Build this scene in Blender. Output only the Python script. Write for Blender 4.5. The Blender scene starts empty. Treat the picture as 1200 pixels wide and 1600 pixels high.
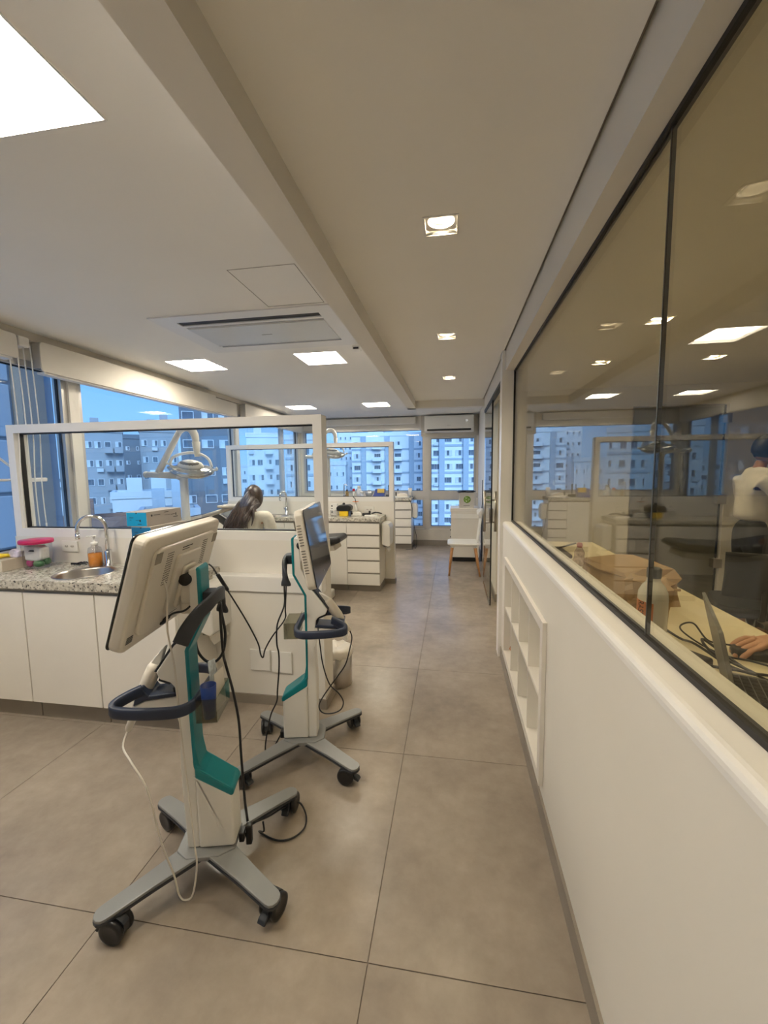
import bpy, bmesh, math, random
from mathutils import Vector, Matrix, Euler
random.seed(7)
R = math.radians
C = bpy.context.scene.collection
S = bpy.context.scene

# ------------------------------------------------------------------ camera
cam = bpy.data.objects.new('camera', bpy.data.cameras.new('camera'))
C.objects.link(cam)
cam.data.sensor_fit = 'VERTICAL'
cam.data.sensor_height = 24.0
cam.data.lens = 24.0 * 652.284 / 1600.0
cam.data.clip_start = 0.02
cam.data.clip_end = 2000
p_, y_, r_ = 0.1011432, 0.1637608, -0.0120807
fw = Vector((-math.sin(y_), math.cos(y_), 0)); rt = Vector((math.cos(y_), math.sin(y_), 0)); up = Vector((0, 0, 1))
f2 = fw * math.cos(p_) - up * math.sin(p_); u2 = up * math.cos(p_) + fw * math.sin(p_)
r2 = rt * math.cos(r_) + u2 * math.sin(r_); u3 = u2 * math.cos(r_) - rt * math.sin(r_)
m = Matrix((r2, u3, -f2)).transposed().to_4x4()
m.translation = Vector((0, 0, 1.48))
cam.matrix_world = m
S.camera = cam

# ------------------------------------------------------------------ world, sun, exposure
w = bpy.data.worlds.new('dusk_sky'); S.world = w; w.use_nodes = True
nt = w.node_tree; nt.nodes.clear()
out = nt.nodes.new('ShaderNodeOutputWorld'); bg = nt.nodes.new('ShaderNodeBackground')
tc = nt.nodes.new('ShaderNodeTexCoord'); sx = nt.nodes.new('ShaderNodeSeparateXYZ'); cr = nt.nodes.new('ShaderNodeValToRGB')
nt.links.new(tc.outputs['Generated'], sx.inputs[0]); nt.links.new(sx.outputs['Z'], cr.inputs[0])
cr.color_ramp.elements[0].position = 0.0; cr.color_ramp.elements[0].color = (0.30, 0.53, 0.88, 1)
cr.color_ramp.elements[1].position = 0.6; cr.color_ramp.elements[1].color = (0.09, 0.27, 0.78, 1)
e = cr.color_ramp.elements.new(0.10); e.color = (0.22, 0.48, 0.92, 1)
e = cr.color_ramp.elements.new(0.28); e.color = (0.13, 0.37, 0.88, 1)
nt.links.new(cr.outputs[0], bg.inputs[0]); bg.inputs[1].default_value = 0.80
nt.links.new(bg.outputs[0], out.inputs[0])
sl = bpy.data.lights.new('dusk_sun', 'SUN'); sl.energy = 2.7; sl.angle = R(40); sl.color = (0.53, 0.77, 1.0)
so = bpy.data.objects.new('dusk_sun', sl); C.objects.link(so)
so.rotation_euler = Vector((-0.35, 0.75, -0.55)).to_track_quat('-Z', 'Y').to_euler()
S.view_settings.view_transform = 'Standard'; S.view_settings.look = 'None'
S.view_settings.gamma = 1; S.view_settings.use_curve_mapping = False
S.view_settings.exposure = 0.95
S.cycles.max_bounces = 10; S.cycles.diffuse_bounces = 5; S.cycles.glossy_bounces = 4
S.cycles.transparent_max_bounces = 24; S.cycles.sample_clamp_indirect = 6
PANEL = 25.0      # radiance of the ceiling panels
DOWN = 200.0      # radiance of the downlight lamps

# ------------------------------------------------------------------ materials
MATS = {}
def mat(name, col, rough=0.5, metal=0.0, var=0.04, scale=6.0, bump=0.0, trans=0.0, emit=None, es=1.0, spec=None, coat=0.0):
    if name in MATS: return MATS[name]
    M = bpy.data.materials.new(name); M.use_nodes = True
    n = M.node_tree; b = n.nodes['Principled BSDF']
    b.inputs['Roughness'].default_value = rough; b.inputs['Metallic'].default_value = metal
    if spec is not None: b.inputs['Specular IOR Level'].default_value = spec
    if coat: b.inputs['Coat Weight'].default_value = coat
    if emit:
        b.inputs['Emission Color'].default_value = (*emit, 1); b.inputs['Emission Strength'].default_value = es
    if var > 0 or bump > 0:
        t = n.nodes.new('ShaderNodeTexCoord'); z = n.nodes.new('ShaderNodeTexNoise')
        z.inputs['Scale'].default_value = scale; z.inputs['Detail'].default_value = 4
        n.links.new(t.outputs['Object'], z.inputs['Vector'])
        c = n.nodes.new('ShaderNodeValToRGB')
        c.color_ramp.elements[0].position = 0.3; c.color_ramp.elements[1].position = 0.7
        c.color_ramp.elements[0].color = (*[x * (1 - var) for x in col], 1)
        c.color_ramp.elements[1].color = (*[min(1, x * (1 + var)) for x in col], 1)
        n.links.new(z.outputs['Fac'], c.inputs[0]); n.links.new(c.outputs[0], b.inputs['Base Color'])
        if bump > 0:
            bp = n.nodes.new('ShaderNodeBump'); bp.inputs['Strength'].default_value = bump; bp.inputs['Distance'].default_value = 0.01
            n.links.new(z.outputs['Fac'], bp.inputs['Height']); n.links.new(bp.outputs[0], b.inputs['Normal'])
    else:
        b.inputs['Base Color'].default_value = (*col, 1)
    MATS[name] = M
    return M

def glass(name, tint=(0.97, 0.985, 0.98), f0=0.04):
    """thin pane: clear transmission plus angle-dependent mirror reflection"""
    if name in MATS: return MATS[name]
    M = bpy.data.materials.new(name); M.use_nodes = True
    n = M.node_tree; n.nodes.clear()
    o = n.nodes.new('ShaderNodeOutputMaterial'); mx = n.nodes.new('ShaderNodeMixShader')
    tr = n.nodes.new('ShaderNodeBsdfTransparent'); tr.inputs[0].default_value = (*tint, 1)
    gl = n.nodes.new('ShaderNodeBsdfGlossy'); gl.inputs['Roughness'].default_value = 0.0
    lw = n.nodes.new('ShaderNodeLayerWeight'); lw.inputs[0].default_value = 0.5
    pw = n.nodes.new('ShaderNodeMath'); pw.operation = 'POWER'; pw.inputs[1].default_value = 5
    ma = n.nodes.new('ShaderNodeMath'); ma.operation = 'MULTIPLY_ADD'; ma.inputs[1].default_value = 1 - f0; ma.inputs[2].default_value = f0
    n.links.new(lw.outputs['Facing'], pw.inputs[0]); n.links.new(pw.outputs[0], ma.inputs[0])
    n.links.new(ma.outputs[0], mx.inputs[0]); n.links.new(tr.outputs[0], mx.inputs[1]); n.links.new(gl.outputs[0], mx.inputs[2])
    n.links.new(mx.outputs[0], o.inputs[0])
    MATS[name] = M
    return M

def granite():
    M = bpy.data.materials.new('speckled_granite'); M.use_nodes = True
    n = M.node_tree; b = n.nodes['Principled BSDF']; b.inputs['Roughness'].default_value = 0.22
    t = n.nodes.new('ShaderNodeTexCoord')
    def noise(s, d):
        z = n.nodes.new('ShaderNodeTexNoise'); z.inputs['Scale'].default_value = s; z.inputs['Detail'].default_value = d
        n.links.new(t.outputs['Object'], z.inputs['Vector']); return z
    def ramp(src, stops):
        c = n.nodes.new('ShaderNodeValToRGB'); c.color_ramp.interpolation = 'LINEAR'
        c.color_ramp.elements[0].position, c.color_ramp.elements[0].color = stops[0][0], (*stops[0][1], 1)
        c.color_ramp.elements[1].position, c.color_ramp.elements[1].color = stops[-1][0], (*stops[-1][1], 1)
        for p, q in stops[1:-1]:
            e = c.color_ramp.elements.new(p); e.color = (*q, 1)
        n.links.new(src.outputs['Fac'], c.inputs[0]); return c
    a = ramp(noise(40, 3), [(0.35, (0.34, 0.31, 0.26)), (0.5, (0.56, 0.53, 0.45)), (0.7, (0.66, 0.63, 0.54))])
    k = ramp(noise(85, 2), [(0.345, (1, 1, 1)), (0.39, (0, 0, 0))])
    k2 = ramp(noise(52, 5), [(0.60, (0, 0, 0)), (0.66, (1, 1, 1))])
    m1 = n.nodes.new('ShaderNodeMix'); m1.data_type = 'RGBA'; m1.inputs['B'].default_value = (0.03, 0.03, 0.035, 1)
    m2 = n.nodes.new('ShaderNodeMix'); m2.data_type = 'RGBA'; m2.inputs['B'].default_value = (0.15, 0.14, 0.125, 1)
    n.links.new(k2.outputs[0], m2.inputs['Factor']); n.links.new(a.outputs[0], m2.inputs['A'])
    n.links.new(k.outputs[0], m1.inputs['Factor']); n.links.new(m2.outputs['Result'], m1.inputs['A'])
    n.links.new(m1.outputs['Result'], b.inputs['Base Color'])
    MATS['granite'] = M
    return M
granite()

def tile_mat():
    M = bpy.data.materials.new('taupe_porcelain'); M.use_nodes = True
    n = M.node_tree; b = n.nodes['Principled BSDF']
    t = n.nodes.new('ShaderNodeNewGeometry')
    cols = []
    for s, d, lo, hi in ((2.2, 6, (0.285, 0.235, 0.185), (0.405, 0.342, 0.275)), (14, 6, (0.86, 0.86, 0.86), (1, 1, 1))):
        z = n.nodes.new('ShaderNodeTexNoise'); z.inputs['Scale'].default_value = s; z.inputs['Detail'].default_value = d; z.inputs['Roughness'].default_value = 0.62
        n.links.new(t.outputs['Position'], z.inputs['Vector'])
        c = n.nodes.new('ShaderNodeValToRGB'); c.color_ramp.elements[0].position = 0.32; c.color_ramp.elements[1].position = 0.68
        c.color_ramp.elements[0].color = (*lo, 1); c.color_ramp.elements[1].color = (*hi, 1)
        n.links.new(z.outputs['Fac'], c.inputs[0]); cols.append(c)
    mx = n.nodes.new('ShaderNodeMix'); mx.data_type = 'RGBA'; mx.blend_type = 'MULTIPLY'; mx.inputs['Factor'].default_value = 1
    n.links.new(cols[0].outputs[0], mx.inputs['A']); n.links.new(cols[1].outputs[0], mx.inputs['B'])
    n.links.new(mx.outputs['Result'], b.inputs['Base Color'])
    b.inputs['Roughness'].default_value = 0.27
    MATS['tile'] = M
tile_mat()

WALL = mat('white_wall_paint', (0.77, 0.735, 0.66), 0.6, var=0.012, scale=3)
CEIL = mat('white_ceiling_paint', (0.90, 0.875, 0.82), 0.75, var=0.012, scale=2)
BEAM = mat('beam_paint', (0.80, 0.765, 0.70), 0.75, var=0.012, scale=2)
LACQ = mat('white_lacquer', (0.80, 0.765, 0.69), 0.30, var=0.01)
GROOVE = mat('taupe_groove', (0.30, 0.275, 0.23), 0.6)
BASEB = mat('taupe_baseboard', (0.27, 0.235, 0.19), 0.4, var=0.08)
ALU = mat('brushed_aluminium', (0.60, 0.58, 0.54), 0.38, metal=0.55, var=0.03)
WFRAME = mat('white_powder_frame', (0.82, 0.80, 0.76), 0.35, var=0.01)
DARKGASKET = mat('black_gasket', (0.012, 0.011, 0.011), 0.5, var=0)
CHROME = mat('polished_chrome', (0.72, 0.72, 0.72), 0.10, metal=1.0, var=0)
STEEL = mat('brushed_steel', (0.50, 0.47, 0.43), 0.28, metal=1.0, var=0.05)
PLASTIC = mat('ivory_plastic', (0.74, 0.69, 0.60), 0.33, var=0.015)
WHITEP = mat('white_plastic', (0.80, 0.78, 0.72), 0.35, var=0.01)
TEAL = mat('teal_plastic', (0.0, 0.205, 0.235), 0.33, var=0.05)
DARK = mat('charcoal_rubber', (0.025, 0.028, 0.034), 0.5, var=0.1)
NAVY = mat('navy_soft_plastic', (0.018, 0.028, 0.058), 0.45, var=0.1)
BLACK = mat('black_plastic', (0.010, 0.010, 0.011), 0.35, var=0.1)
GREYMET = mat('grey_powder_metal', (0.27, 0.275, 0.27), 0.42, metal=0.2, var=0.04)
BLACKGLASS = mat('black_screen_glass', (0.012, 0.013, 0.016), 0.06, var=0, spec=0.9)
GLASS = glass('clear_glass')
WGLASS = glass('window_glass', (0.93, 0.97, 1.0))
OGLASS = glass('partition_glass', (0.94, 0.93, 0.86))
CLEARP = glass('smoky_clear_plastic', (0.72, 0.72, 0.66), 0.06)
CLEARW = glass('clear_plastic', (0.86, 0.86, 0.86), 0.08)
WOOD = mat('beech_wood', (0.50, 0.24, 0.085), 0.45, var=0.25, scale=18)
KRAFT = mat('brown_kraft_paper', (0.36, 0.24, 0.13), 0.75, var=0.1, scale=9, bump=0.15)
BENCH = mat('cream_bench_laminate', (0.72, 0.65, 0.47), 0.35, var=0.04)
SKIN = mat('skin', (0.50, 0.27, 0.17), 0.5, var=0.08)
SKIND = mat('tan_skin', (0.36, 0.18, 0.105), 0.5, var=0.08)
HAIRB = mat('dark_brown_hair', (0.035, 0.017, 0.012), 0.42, var=0.5, scale=40)
HAIRK = mat('black_hair', (0.010, 0.010, 0.014), 0.5, var=0.3, scale=40)
LABELK = mat('black_print', (0.015, 0.015, 0.015), 0.5, var=0)
PANELM = mat('panel_diffuser', (1, 1, 1), 0.5, var=0, emit=(1.0, 0.905, 0.755), es=PANEL)
LAMPM = mat('downlight_lamp', (1, 1, 1), 0.5, var=0, emit=(1.0, 0.82, 0.55), es=DOWN)

# ------------------------------------------------------------------ mesh helpers
class MB:
    def __init__(s): s.bm = bmesh.new()
    def _join(s, t, mi=0, M=None, smooth=False):
        if M is not None: bmesh.ops.transform(t, matrix=M, verts=t.verts)
        for f in t.faces: f.material_index = mi; f.smooth = smooth
        me = bpy.data.meshes.new('tmp'); t.to_mesh(me); t.free()
        s.bm.from_mesh(me); bpy.data.meshes.remove(me)
        return s
    def box(s, x0, x1, y0, y1, z0, z1, bev=0.0, seg=2, mi=0, M=None):
        t = bmesh.new(); bmesh.ops.create_cube(t, size=1)
        for v in t.verts: v.co = Vector((x0 + (v.co.x + .5) * (x1 - x0), y0 + (v.co.y + .5) * (y1 - y0), z0 + (v.co.z + .5) * (z1 - z0)))
        if bev > 0: bmesh.ops.bevel(t, geom=list(t.edges), offset=bev, segments=seg, profile=0.5, affect='EDGES')
        return s._join(t, mi, M, False)
    def prism(s, pts, a0, a1, axis='y', bev=0.0, seg=2, mi=0, M=None, smooth=False):
        """polygon pts (2D) extruded along axis from a0 to a1; plane coords: y->(x,z), z->(x,y), x->(y,z)"""
        t = bmesh.new()
        def P(p, a):
            return Vector((p[0], a, p[1])) if axis == 'y' else Vector((p[0], p[1], a)) if axis == 'z' else Vector((a, p[0], p[1]))
        A = [t.verts.new(P(p, a0)) for p in pts]; B = [t.verts.new(P(p, a1)) for p in pts]
        n = len(pts)
        t.faces.new(A); t.faces.new(B[::-1])
        for i in range(n): t.faces.new((A[i], B[i], B[(i + 1) % n], A[(i + 1) % n]))
        bmesh.ops.recalc_face_normals(t, faces=t.faces)
        if bev > 0: bmesh.ops.bevel(t, geom=list(t.edges), offset=bev, segments=seg, profile=0.5, affect='EDGES')
        return s._join(t, mi, M, smooth)
    def tube(s, path, rad, seg=10, rx=None, ry=None, upv=(0, 0, 1), smooth=True, mi=0, M=None, sub=0, closed=False):
        """swept tube; rad may be a list; rx/ry give a rounded-rectangle section"""
        pts = [Vector(p) for p in path]
        if sub:
            q = []; n = len(pts); rr = []; rl = rad if isinstance(rad, (list, tuple)) else None
            rng = n if closed else n - 1
            for i in range(rng):
                p0 = pts[(i - 1) % n] if closed or i > 0 else pts[0]; p1 = pts[i]; p2 = pts[(i + 1) % n]
                p3 = pts[(i + 2) % n] if closed or i + 2 < n else pts[-1]
                for k in range(sub):
                    u = k / sub
                    q.append(0.5 * ((2 * p1) + (p2 - p0) * u + (2 * p0 - 5 * p1 + 4 * p2 - p3) * u * u + (3 * p1 - p0 - 3 * p2 + p3) * u ** 3))
                    if rl: rr.append(rl[i] * (1 - u) + rl[(i + 1) % n] * u)
            if not closed:
                q.append(pts[-1])
                if rl: rr.append(rl[-1])
            pts = q
            if rl: rad = rr
        t = bmesh.new(); rings = []; n = len(pts); prev = None
        for i, p in enumerate(pts):
            d = (pts[(i + 1) % n] - pts[i - 1]) if (closed or 0 < i < n - 1) else (pts[1] - pts[0] if i == 0 else pts[-1] - pts[-2])
            d.normalize()
            if rx: 
                u = Vector(upv); a = d.cross(u)
                if a.length < 1e-4: a = d.cross(Vector((1, 0, 0)))
                a.normalize(); b = a.cross(d).normalized()
            else:
                if prev is None:
                    a = d.cross(Vector((0, 0, 1)) if abs(d.z) < 0.9 else Vector((1, 0, 0))).normalized()
                else:
                    a = (prev - d * prev.dot(d)).normalized()
                b = d.cross(a).normalized(); prev = a
            r = rad[i] if isinstance(rad, (list, tuple)) else rad
            ring = []
            for k in range(seg):
                th = 2 * math.pi * (k + 0.5) / seg; c, sn = math.cos(th), math.sin(th)
                if rx:
                    e = 0.5
                    ring.append(t.verts.new(p + a * rx * math.copysign(abs(c) ** e, c) + b * ry * math.copysign(abs(sn) ** e, sn)))
                else: ring.append(t.verts.new(p + (a * c + b * sn) * r))
            rings.append(ring)
        m = n if closed else n - 1
        for i in range(m):
            A, B = rings[i], rings[(i + 1) % n]
            for k in range(seg): t.faces.new((A[k], A[(k + 1) % seg], B[(k + 1) % seg], B[k]))
        if not closed:
            t.faces.new(rings[0][::-1]); t.faces.new(rings[-1])
        bmesh.ops.recalc_face_normals(t, faces=t.faces)
        return s._join(t, mi, M, smooth)
    def lathe(s, prof, seg=24, M=None, mi=0, smooth=True, cap=True, sx=1.0, sy=1.0):
        t = bmesh.new(); rings = []
        for r, z in prof:
            rings.append([t.verts.new((sx * max(r, 1e-5) * math.cos(2 * math.pi * k / seg), sy * max(r, 1e-5) * math.sin(2 * math.pi * k / seg), z)) for k in range(seg)])
        for A, B in zip(rings, rings[1:]):
            for k in range(seg): t.faces.new((A[k], A[(k + 1) % seg], B[(k + 1) % seg], B[k]))
        if cap:
            t.faces.new(rings[0][::-1]); t.faces.new(rings[-1])
        bmesh.ops.recalc_face_normals(t, faces=t.faces)
        return s._join(t, mi, M, smooth)
    def ball(s, c, r, seg=12, M=None, mi=0, sc=(1, 1, 1)):
        t = bmesh.new(); bmesh.ops.create_uvsphere(t, u_segments=seg, v_segments=max(6, seg // 2 + 2), radius=r)
        for v in t.verts: v.co = Vector((v.co.x * sc[0] + c[0], v.co.y * sc[1] + c[1], v.co.z * sc[2] + c[2]))
        return s._join(t, mi, M, True)
    def slab(s, u, v, a0, a1, holes, axis='z', mi=0):
        """rectangular plate with rectangular holes [(u0,u1,v0,v1)]"""
        us = sorted(set([u[0], u[1]] + [min(max(x, u[0]), u[1]) for h in holes for x in h[:2]]))
        vs = sorted(set([v[0], v[1]] + [min(max(x, v[0]), v[1]) for h in holes for x in h[2:]]))
        t = bmesh.new(); vd = {}
        solid = lambda i, j: 0 <= i < len(us) - 1 and 0 <= j < len(vs) - 1 and not any(h[0] - 1e-6 < (us[i] + us[i + 1]) / 2 < h[1] + 1e-6 and h[2] - 1e-6 < (vs[j] + vs[j + 1]) / 2 < h[3] + 1e-6 for h in holes)
        def V(x, y, a):
            k = (round(x, 5), round(y, 5), a)
            if k not in vd:
                vd[k] = t.verts.new((x, y, a) if axis == 'z' else (x, a, y) if axis == 'y' else (a, x, y))
            return vd[k]
        for i in range(len(us) - 1):
            for j in range(len(vs) - 1):
                if not solid(i, j): continue
                q = [(us[i], vs[j]), (us[i + 1], vs[j]), (us[i + 1], vs[j + 1]), (us[i], vs[j + 1])]
                for a in (a0, a1): t.faces.new([V(*c, a) for c in q])
                for di, dj, e in ((0, -1, (0, 1)), (1, 0, (1, 2)), (0, 1, (2, 3)), (-1, 0, (3, 0))):
                    if not solid(i + di, j + dj):
                        t.faces.new([V(*q[e[0]], a0), V(*q[e[1]], a0), V(*q[e[1]], a1), V(*q[e[0]], a1)])
        bmesh.ops.recalc_face_normals(t, faces=t.faces)
        return s._join(t, mi, None, False)
    def frame(s, u0, u1, v0, v1, wd, a0, a1, axis='y', mi=0, bev=0):
        return s.slab((u0, u1), (v0, v1), a0, a1, [(u0 + wd, u1 - wd, v0 + wd, v1 - wd)], axis, mi)

def obj(name, mb, mats, parent=None, loc=None):
    me = bpy.data.meshes.new(name); mb.bm.to_mesh(me); mb.bm.free()
    if not isinstance(mats, (list, tuple)): mats = [mats]
    for x in mats: me.materials.append(x)
    o = bpy.data.objects.new(name, me); C.objects.link(o)
    if parent: o.parent = parent
    if loc: o.location = loc
    return o
def tag(o, label, cat, group=None):
    o['label'] = label; o['category'] = cat
    if group: o['group'] = group
    return o
def thing(name, label, cat, loc=(0, 0, 0), rz=0.0, group=None):
    o = bpy.data.objects.new(name, None); C.objects.link(o); o.empty_display_size = 0.1
    o.location = loc; o.rotation_euler = (0, 0, rz)
    return tag(o, label, cat, group)
def struct(name, mb, mats, parent=None):
    o = obj(name, mb, mats, parent)
    if not parent: o['kind'] = 'structure'
    return o
def copy_tree(o, parent=None):
    c = o.copy(); C.objects.link(c); c.parent = parent
    for ch in list(o.children): copy_tree(ch, c)
    return c
def T(x, y, z): return Matrix.Translation((x, y, z))
def RX(a): return Matrix.Rotation(R(a), 4, 'X')
def RY(a): return Matrix.Rotation(R(a), 4, 'Y')
def RZ(a): return Matrix.Rotation(R(a), 4, 'Z')
def align(p, q):
    """matrix taking +Z at origin to the segment p->q"""
    p, q = Vector(p), Vector(q)
    M = (q - p).to_track_quat('Z', 'Y').to_matrix().to_4x4(); M.translation = p
    return M
def text_mesh(name, body, size, M, material, parent=None, ext=0.0004, align_x='CENTER'):
    cu = bpy.data.curves.new(name, 'FONT'); cu.body = body; cu.size = size; cu.extrude = ext
    cu.align_x = align_x; cu.align_y = 'CENTER'
    t = bpy.data.objects.new(name, cu); C.objects.link(t)
    dg = bpy.context.evaluated_depsgraph_get()
    me = bpy.data.meshes.new_from_object(t.evaluated_get(dg)); me.name = name
    bpy.data.objects.remove(t); me.transform(M); me.materials.clear(); me.materials.append(material)
    o = bpy.data.objects.new(name, me); C.objects.link(o)
    if parent: o.parent = parent
    return o
def skin(name, joints, bones, material, parent=None, root=None, sub=2, smooth=1.0):
    """continuous surface grown over a skeleton; joints: key -> (x,y,z,rx[,ry])"""
    keys = list(joints); me = bpy.data.meshes.new(name)
    me.from_pydata([joints[k][:3] for k in keys], [(keys.index(a), keys.index(b)) for a, b in bones], [])
    o = bpy.data.objects.new(name, me); C.objects.link(o)
    md = o.modifiers.new('s', 'SKIN'); md.branch_smoothing = 0.6; md.use_smooth_shade = True
    if not me.skin_vertices: me.attributes  # created by the modifier below
    bm = bmesh.new(); bm.from_mesh(me); bm.verts.ensure_lookup_table()
    lay = bm.verts.layers.skin.verify()
    for i, k in enumerate(keys):
        j = joints[k]; sv = bm.verts[i][lay]
        sv.radius = (j[3], j[4] if len(j) > 4 else j[3]); sv.use_root = (k == root)
    bm.to_mesh(me); bm.free()
    sd = o.modifiers.new('u', 'SUBSURF'); sd.levels = sub; sd.render_levels = sub
    dg = bpy.context.evaluated_depsgraph_get(); dg.update()
    m2 = bpy.data.meshes.new_from_object(o.evaluated_get(dg)); m2.name = name
    o.modifiers.clear(); o.data = m2; bpy.data.meshes.remove(me)
    m2.materials.clear(); m2.materials.append(material)
    for p in m2.polygons: p.use_smooth = True; p.material_index = 0
    if parent: o.parent = parent
    return o

# ================================================================== STRUCTURE
XW = -3.04      # inner face of the window wall on the left
XG = 0.447      # office glazing plane
XR = 0.382      # face of the half wall
YF = 8.15       # far window wall
ZC, ZD, ZB = 2.49, 2.34, 2.25
YB = -1.3       # wall behind the camera

# floor with individual tiles
fl = struct('floor', MB().box(XW - .1, 4.3, YB - .1, YF + .15, -0.06, -0.004), mat('grey_grout', (0.23, 0.195, 0.155), 0.8))
tb = {}
TX, TY, GX, GY = 0.895, 0.940, -0.2465, 1.090
g = 0.0013
for i in range(-4, 6):
    for j in range(-3, 8):
        x0, x1 = max(GX + i * TX, XW), min(GX + (i + 1) * TX, 4.2)
        y0, y1 = max(GY + j * TY, YB), min(GY + (j + 1) * TY, YF)
        if x1 - x0 < 0.02 or y1 - y0 < 0.02: continue
        k = (round(x1 - x0, 3), round(y1 - y0, 3))
        if k not in tb:
            b = MB().box(-(k[0] / 2 - g), k[0] / 2 - g, -(k[1] / 2 - g), k[1] / 2 - g, -0.004, 0.0, bev=0.0006, seg=1)
            o = obj('tile', b, MATS['tile'], fl); tb[k] = o
        else:
            o = tb[k].copy(); C.objects.link(o)
        o.location = ((x0 + x1) / 2, (y0 + y1) / 2, 0)

# ceilings ---------------------------------------------------------------
PX = [(-2.61, -2.205), (-1.375, -0.985)]
PY = [(0.775, 1.165), (3.56, 3.97), (6.35, 6.74)]
holes = [(a + .0, b, c, d) for a, b in PX for c, d in PY]
holes.append((-1.90, -0.80, 2.62, 3.34))       # air-conditioner cassette
struct('ceiling', MB().slab((XW - .1, 0.60), (YB - .1, YF + .15), ZC, ZC + .12, holes), CEIL)
struct('ceiling', MB().box(XW - .1, 4.3, YB - .1, YF + .15, ZC + .12, ZC + .22), CEIL)   # slab above
DL = [(-0.045, 1.59), (-0.042, 2.848), (-0.038, 4.11), (-0.045, 0.33), (-0.045, -0.93)]
dh = 0.056
struct('ceiling', MB().slab((-0.47, XR - .014), (YB, 5.40), ZD, ZD + .02, [(x - dh, x + dh, y - dh, y + dh) for x, y in DL]), CEIL)
struct('gap_blackout', MB().box(XR - .03, XR, YB, 5.40, ZD + .02, ZD + .035), BASEB)  # dark strip added over the ceiling gap to stop light leaking through
struct('beam', MB().box(-0.576, -0.47, YB, 5.505, ZB, ZC + .01), BEAM)
struct('beam', MB().box(-0.576, XR, 5.40, 5.505, ZB, ZC + .01), BEAM)
OL = [(1.20, 2.80), (1.207, 3.80), (2.05, 3.81), (2.05, 1.6), (1.2, 1.4)]
struct('ceiling', MB().slab((XR + .118, 4.2), (YB, 6.2), ZD, ZD + .02, [(x - dh, x + dh, y - dh, y + dh) for x, y in OL]), CEIL)

# left window wall ---------------------------------------------------------
LW = [(-1.1, 0.25), (0.36, 2.97), (3.06, 5.59), (5.67, 8.07)]
LZ = (0.90, 2.30)
struct('wall_left', MB().slab((YB - .1, YF + .15), (-.05, ZC + .1), XW - .12, XW, [(a, b, *LZ) for a, b in LW], axis='x'), WALL)
for n, (a, b) in enumerate(LW):
    f = MB().frame(a, b, *LZ, 0.045, XW - .10, XW - .02, axis='x')
    fr = struct('window_%d' % (n + 1), f, ALU)
    obj('gasket', MB().frame(a + .045, b - .045, LZ[0] + .045, LZ[1] - .045, 0.007, XW - .072, XW - .050, axis='x'), DARKGASKET, fr)
    obj('pane', MB().box(XW - .064, XW - .058, a + .05, b - .05, LZ[0] + .05, LZ[1] - .05), WGLASS, fr)
    if n == 1:
        st = MB(); st.tube([(XW - .03, 2.36, 1.64), (XW - .03, 2.60, 1.44)], 0.008); st.tube([(XW - .03, 2.36, 1.44), (XW - .03, 2.72, 1.435)], 0.009)
        st.box(XW - .045, XW - .012, 2.58, 2.74, 1.42, 1.45, bev=.006)
        obj('stay_arm', st, WFRAME, fr)
    if n == 3:
        obj('sash_post', MB().box(XW - .10, XW - .02, 7.28, 7.34, LZ[0], LZ[1]), ALU, fr)

# far window wall ------------------------------------------------------------
FW = [(-2.98, -0.535, 1.02, 2.27), (-1.05, -0.535, 0.33, 0.925), (-0.455, 0.44, 1.02, 2.10), (-0.455, 0.44, 0.33, 0.925)]
struct('wall_back', MB().slab((XW - .1, 0.60), (-.05, ZC + .1), YF, YF + .14, FW, axis='y'), WALL)
for n, (a, b, c, d) in enumerate(FW):
    fr = struct('window_%d' % (n + 5), MB().frame(a, b, c, d, 0.04, YF - .012, YF + .09, axis='y'), ALU)
    obj('gasket', MB().frame(a + .04, b - .04, c + .04, d - .04, 0.007, YF + .03, YF + .055, axis='y'), DARKGASKET, fr)
    obj('pane', MB().box(a + .045, b - .045, YF + .040, YF + .046, c + .045, d - .045), WGLASS, fr)
mc = MB(); mc.box(-0.545, -0.445, YF - .03, YF, 0.30, 2.12); mc.box(-1.05, 0.47, YF - .02, YF, 0.925, 1.02)
struct('trim_1', mc, ALU)
struct('trim_2', MB().box(-1.05, 0.47, YF - .05, YF, 0.10, 0.30), mat('cream_kneewall', (0.66, 0.61, 0.52), 0.5))
struct('baseboard_back', MB().box(-1.05, 0.47, YF - .06, YF - .05, 0, 0.10), BASEB)
struct('wall_rear', MB().box(XW - .1, 4.3, YB - .12, YB, -.05, ZC + .1), WALL)

# right half wall with the glazed office ---------------------------------
CY0, CY1, CZ0, CZ1 = 1.755, 2.995, 0.165, 0.825
struct('wall_right', MB().slab((YB, 3.27), (0, 1.048), XR, XR + .118, [(CY0, CY1, CZ0, CZ1)], axis='x'), WALL)
sp = [(XR - .004, 1.045), (XR - .004, 1.056)] + [(XR + .016 - .020 * math.cos(R(a)), 1.056 + .020 * math.sin(R(a))) for a in (22, 45, 67, 90)] + [(XR + .135, 1.076), (XR + .135, 1.045)]
struct('trim_3', MB().prism(sp, YB, 3.27, 'y', smooth=False), WFRAME)
struct('baseboard_right', MB().box(XR - .010, XR, YB, 3.27, 0, 0.085), BASEB)
struct('wall_right', MB().box(XR, XR + .118, YB, 5.40, 2.195, ZC + .02), WALL)          # header over glass and door
struct('trim_4', MB().box(XR - .024, XR + .118, 3.27, 3.40, 0, ZD), WFRAME)            # jamb post
struct('wall_right', MB().box(0.475, 0.565, 4.66, YF, 0, ZC + .02), WALL)
struct('baseboard_right', MB().box(0.463, 0.575, 4.648, YF, 0, 0.09), BASEB)
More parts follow.
